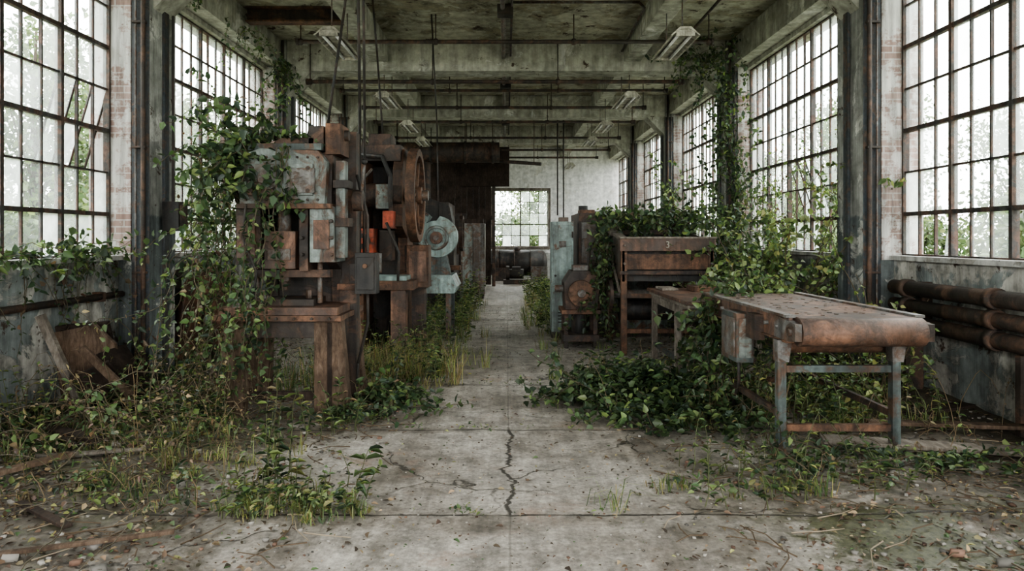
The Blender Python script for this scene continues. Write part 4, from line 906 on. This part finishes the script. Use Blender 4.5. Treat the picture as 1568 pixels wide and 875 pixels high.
for i in range(4600):
    if i < 1200: xx = U(-2, 2)
    else: xx = rng.choice([-1, 1])*min(4.2, max(1.0, NM(2.8, 1.0)))
    yy = 3+rng.random()**1.5*14; s_ = U(.006, .026)*(2.4 if (rng.random() < .05 and abs(xx) > 1.8) else 1)*(.5 if i < 1200 else 1); zz = fz(xx, yy)+s_*.25
    a = U(0, 3.14); g_ = U(.06, .36); ccc = (g_, g_*.93, g_*.83) if rng.random() < .75 else (g_*.6, g_*.36, g_*.26)
    k = len(V)
    for q in range(8):
        lx, ly, lz = ((q & 1)-.5)*U(.7, 1.5), (((q >> 1) & 1)-.5)*U(.6, 1.2), (((q >> 2) & 1)-.5)*U(.4, .8)
        V.append((xx+s_*(lx*math.cos(a)-ly*math.sin(a)), yy+s_*(lx*math.sin(a)+ly*math.cos(a)), zz+s_*lz)); C.append(ccc)
    F += [tuple(k+j for j in ff) for ff in fc]
quadmesh(V, F, C, 'litter', 'rubble_debris')

# ------------------------------------------------------------------ outside
b = MB(); b.box(-60, 60, -40, 90, -.5, -.2, 'grassg'); b.done('ground', 0)
KC['tree'] = (.075, .11, .06); KC['tree2'] = (.13, .17, .09)
def treemesh(h, R, n):
    f = Fol(); pts = [(0, 0, 0), (.05, .02, h*.3), (-.05, .08, h*.6), (.05, 0, h*.9)]
    f.stem(pts, .16, .04, (.1, .08, .06))
    cs = []
    for i in range(30):
        a = U(0, 6.28); rr = R*U(.2, .85); z = h*U(.22, .95); k = 1-abs(z/h-.55)*.9
        c_ = np.array([math.cos(a)*rr*k, math.sin(a)*rr*k, z]); cs.append(c_)
        f.stem([(0, 0, z*.55), tuple((c_+[0, 0, z*.55])*[.5, .5, .5]), tuple(c_)], .05, .012, (.1, .08, .06))
    cs = np.array(cs); P = cs[rng.integers(0, len(cs), n)]+NM(0, R*.17, (n, 3)); P[:, 2] = np.maximum(P[:, 2], .1)
    L = U(.1, .24, n); f.leaves(P, R3(n), R3(n)+[0, 0, .6], L, L*.6, cols(n, {'tree': 2, 'tree2': 2}))
    return f.done('tree')
protos = [treemesh(8, 2.8, 6500), treemesh(6.5, 2.5, 5600), treemesh(3.0, 1.8, 3800)]
k = 0
for sgn in (-1, 1):
    for y in np.arange(-2, 46, 3.9):
        pr = protos[k % 2]
        o = bpy.data.objects.new('tree', pr.data); COL.objects.link(o)
        s_ = random.uniform(.85, 1.2); o.scale = (s_, s_, s_); o.rotation_euler = (0, 0, random.uniform(0, 6)); o.location = (sgn*random.uniform(13.5, 17), y+random.uniform(-1, 1), -.25); k += 1
    for y in np.arange(0, 38, 3.8):
        o = bpy.data.objects.new('bush', protos[2].data); COL.objects.link(o)
        s_ = random.uniform(.65, .95); o.scale = (s_, s_, s_); o.rotation_euler = (0, 0, random.uniform(0, 6)); o.location = (sgn*random.uniform(8.0, 9.3), y+random.uniform(-1, 1), -.25)
for x in (-2.5, .6, 3.5):
    o = bpy.data.objects.new('bush', protos[2].data); COL.objects.link(o); o.location = (x, 32+abs(x)*.3, -.3); o.rotation_euler = (0, 0, x)
protos[0].location = (2, 42, -.25); protos[1].location = (-5, 40, -.25); protos[2].location = (8, 36, -.25); protos[2].name = 'bush'

# ------------------------------------------------------------------ world, camera
w = bpy.data.worlds.new('overcast_sky'); S.world = w; w.use_nodes = True; nt = w.node_tree; nt.nodes.clear()
out = nt.nodes.new('ShaderNodeOutputWorld'); bg = nt.nodes.new('ShaderNodeBackground'); tc = nt.nodes.new('ShaderNodeTexCoord')
z = sep(nt, tc.outputs['Generated'])[2]
lk(nt, ramp(nt, z, [(0., (.94, .96, .96)), (.25, (.97, .98, .98)), (1., (1., 1., 1.))]), bg.inputs['Color']); bg.inputs['Strength'].default_value = 5.0
lk(nt, bg.outputs[0], out.inputs['Surface'])
cam = bpy.data.cameras.new('camera'); co = bpy.data.objects.new('camera', cam); COL.objects.link(co)
co.location = (0, 0, 1.6); co.rotation_euler = (math.radians(90), 0, 0)
cam.sensor_width = 36; cam.lens = 24.75; cam.shift_x = 9/1600; cam.shift_y = -74.5/1600; cam.clip_end = 300
S.camera = co
S.view_settings.view_transform = 'AgX'
S.view_settings.look = 'AgX - Medium High Contrast'
S.view_settings.exposure = 1.2
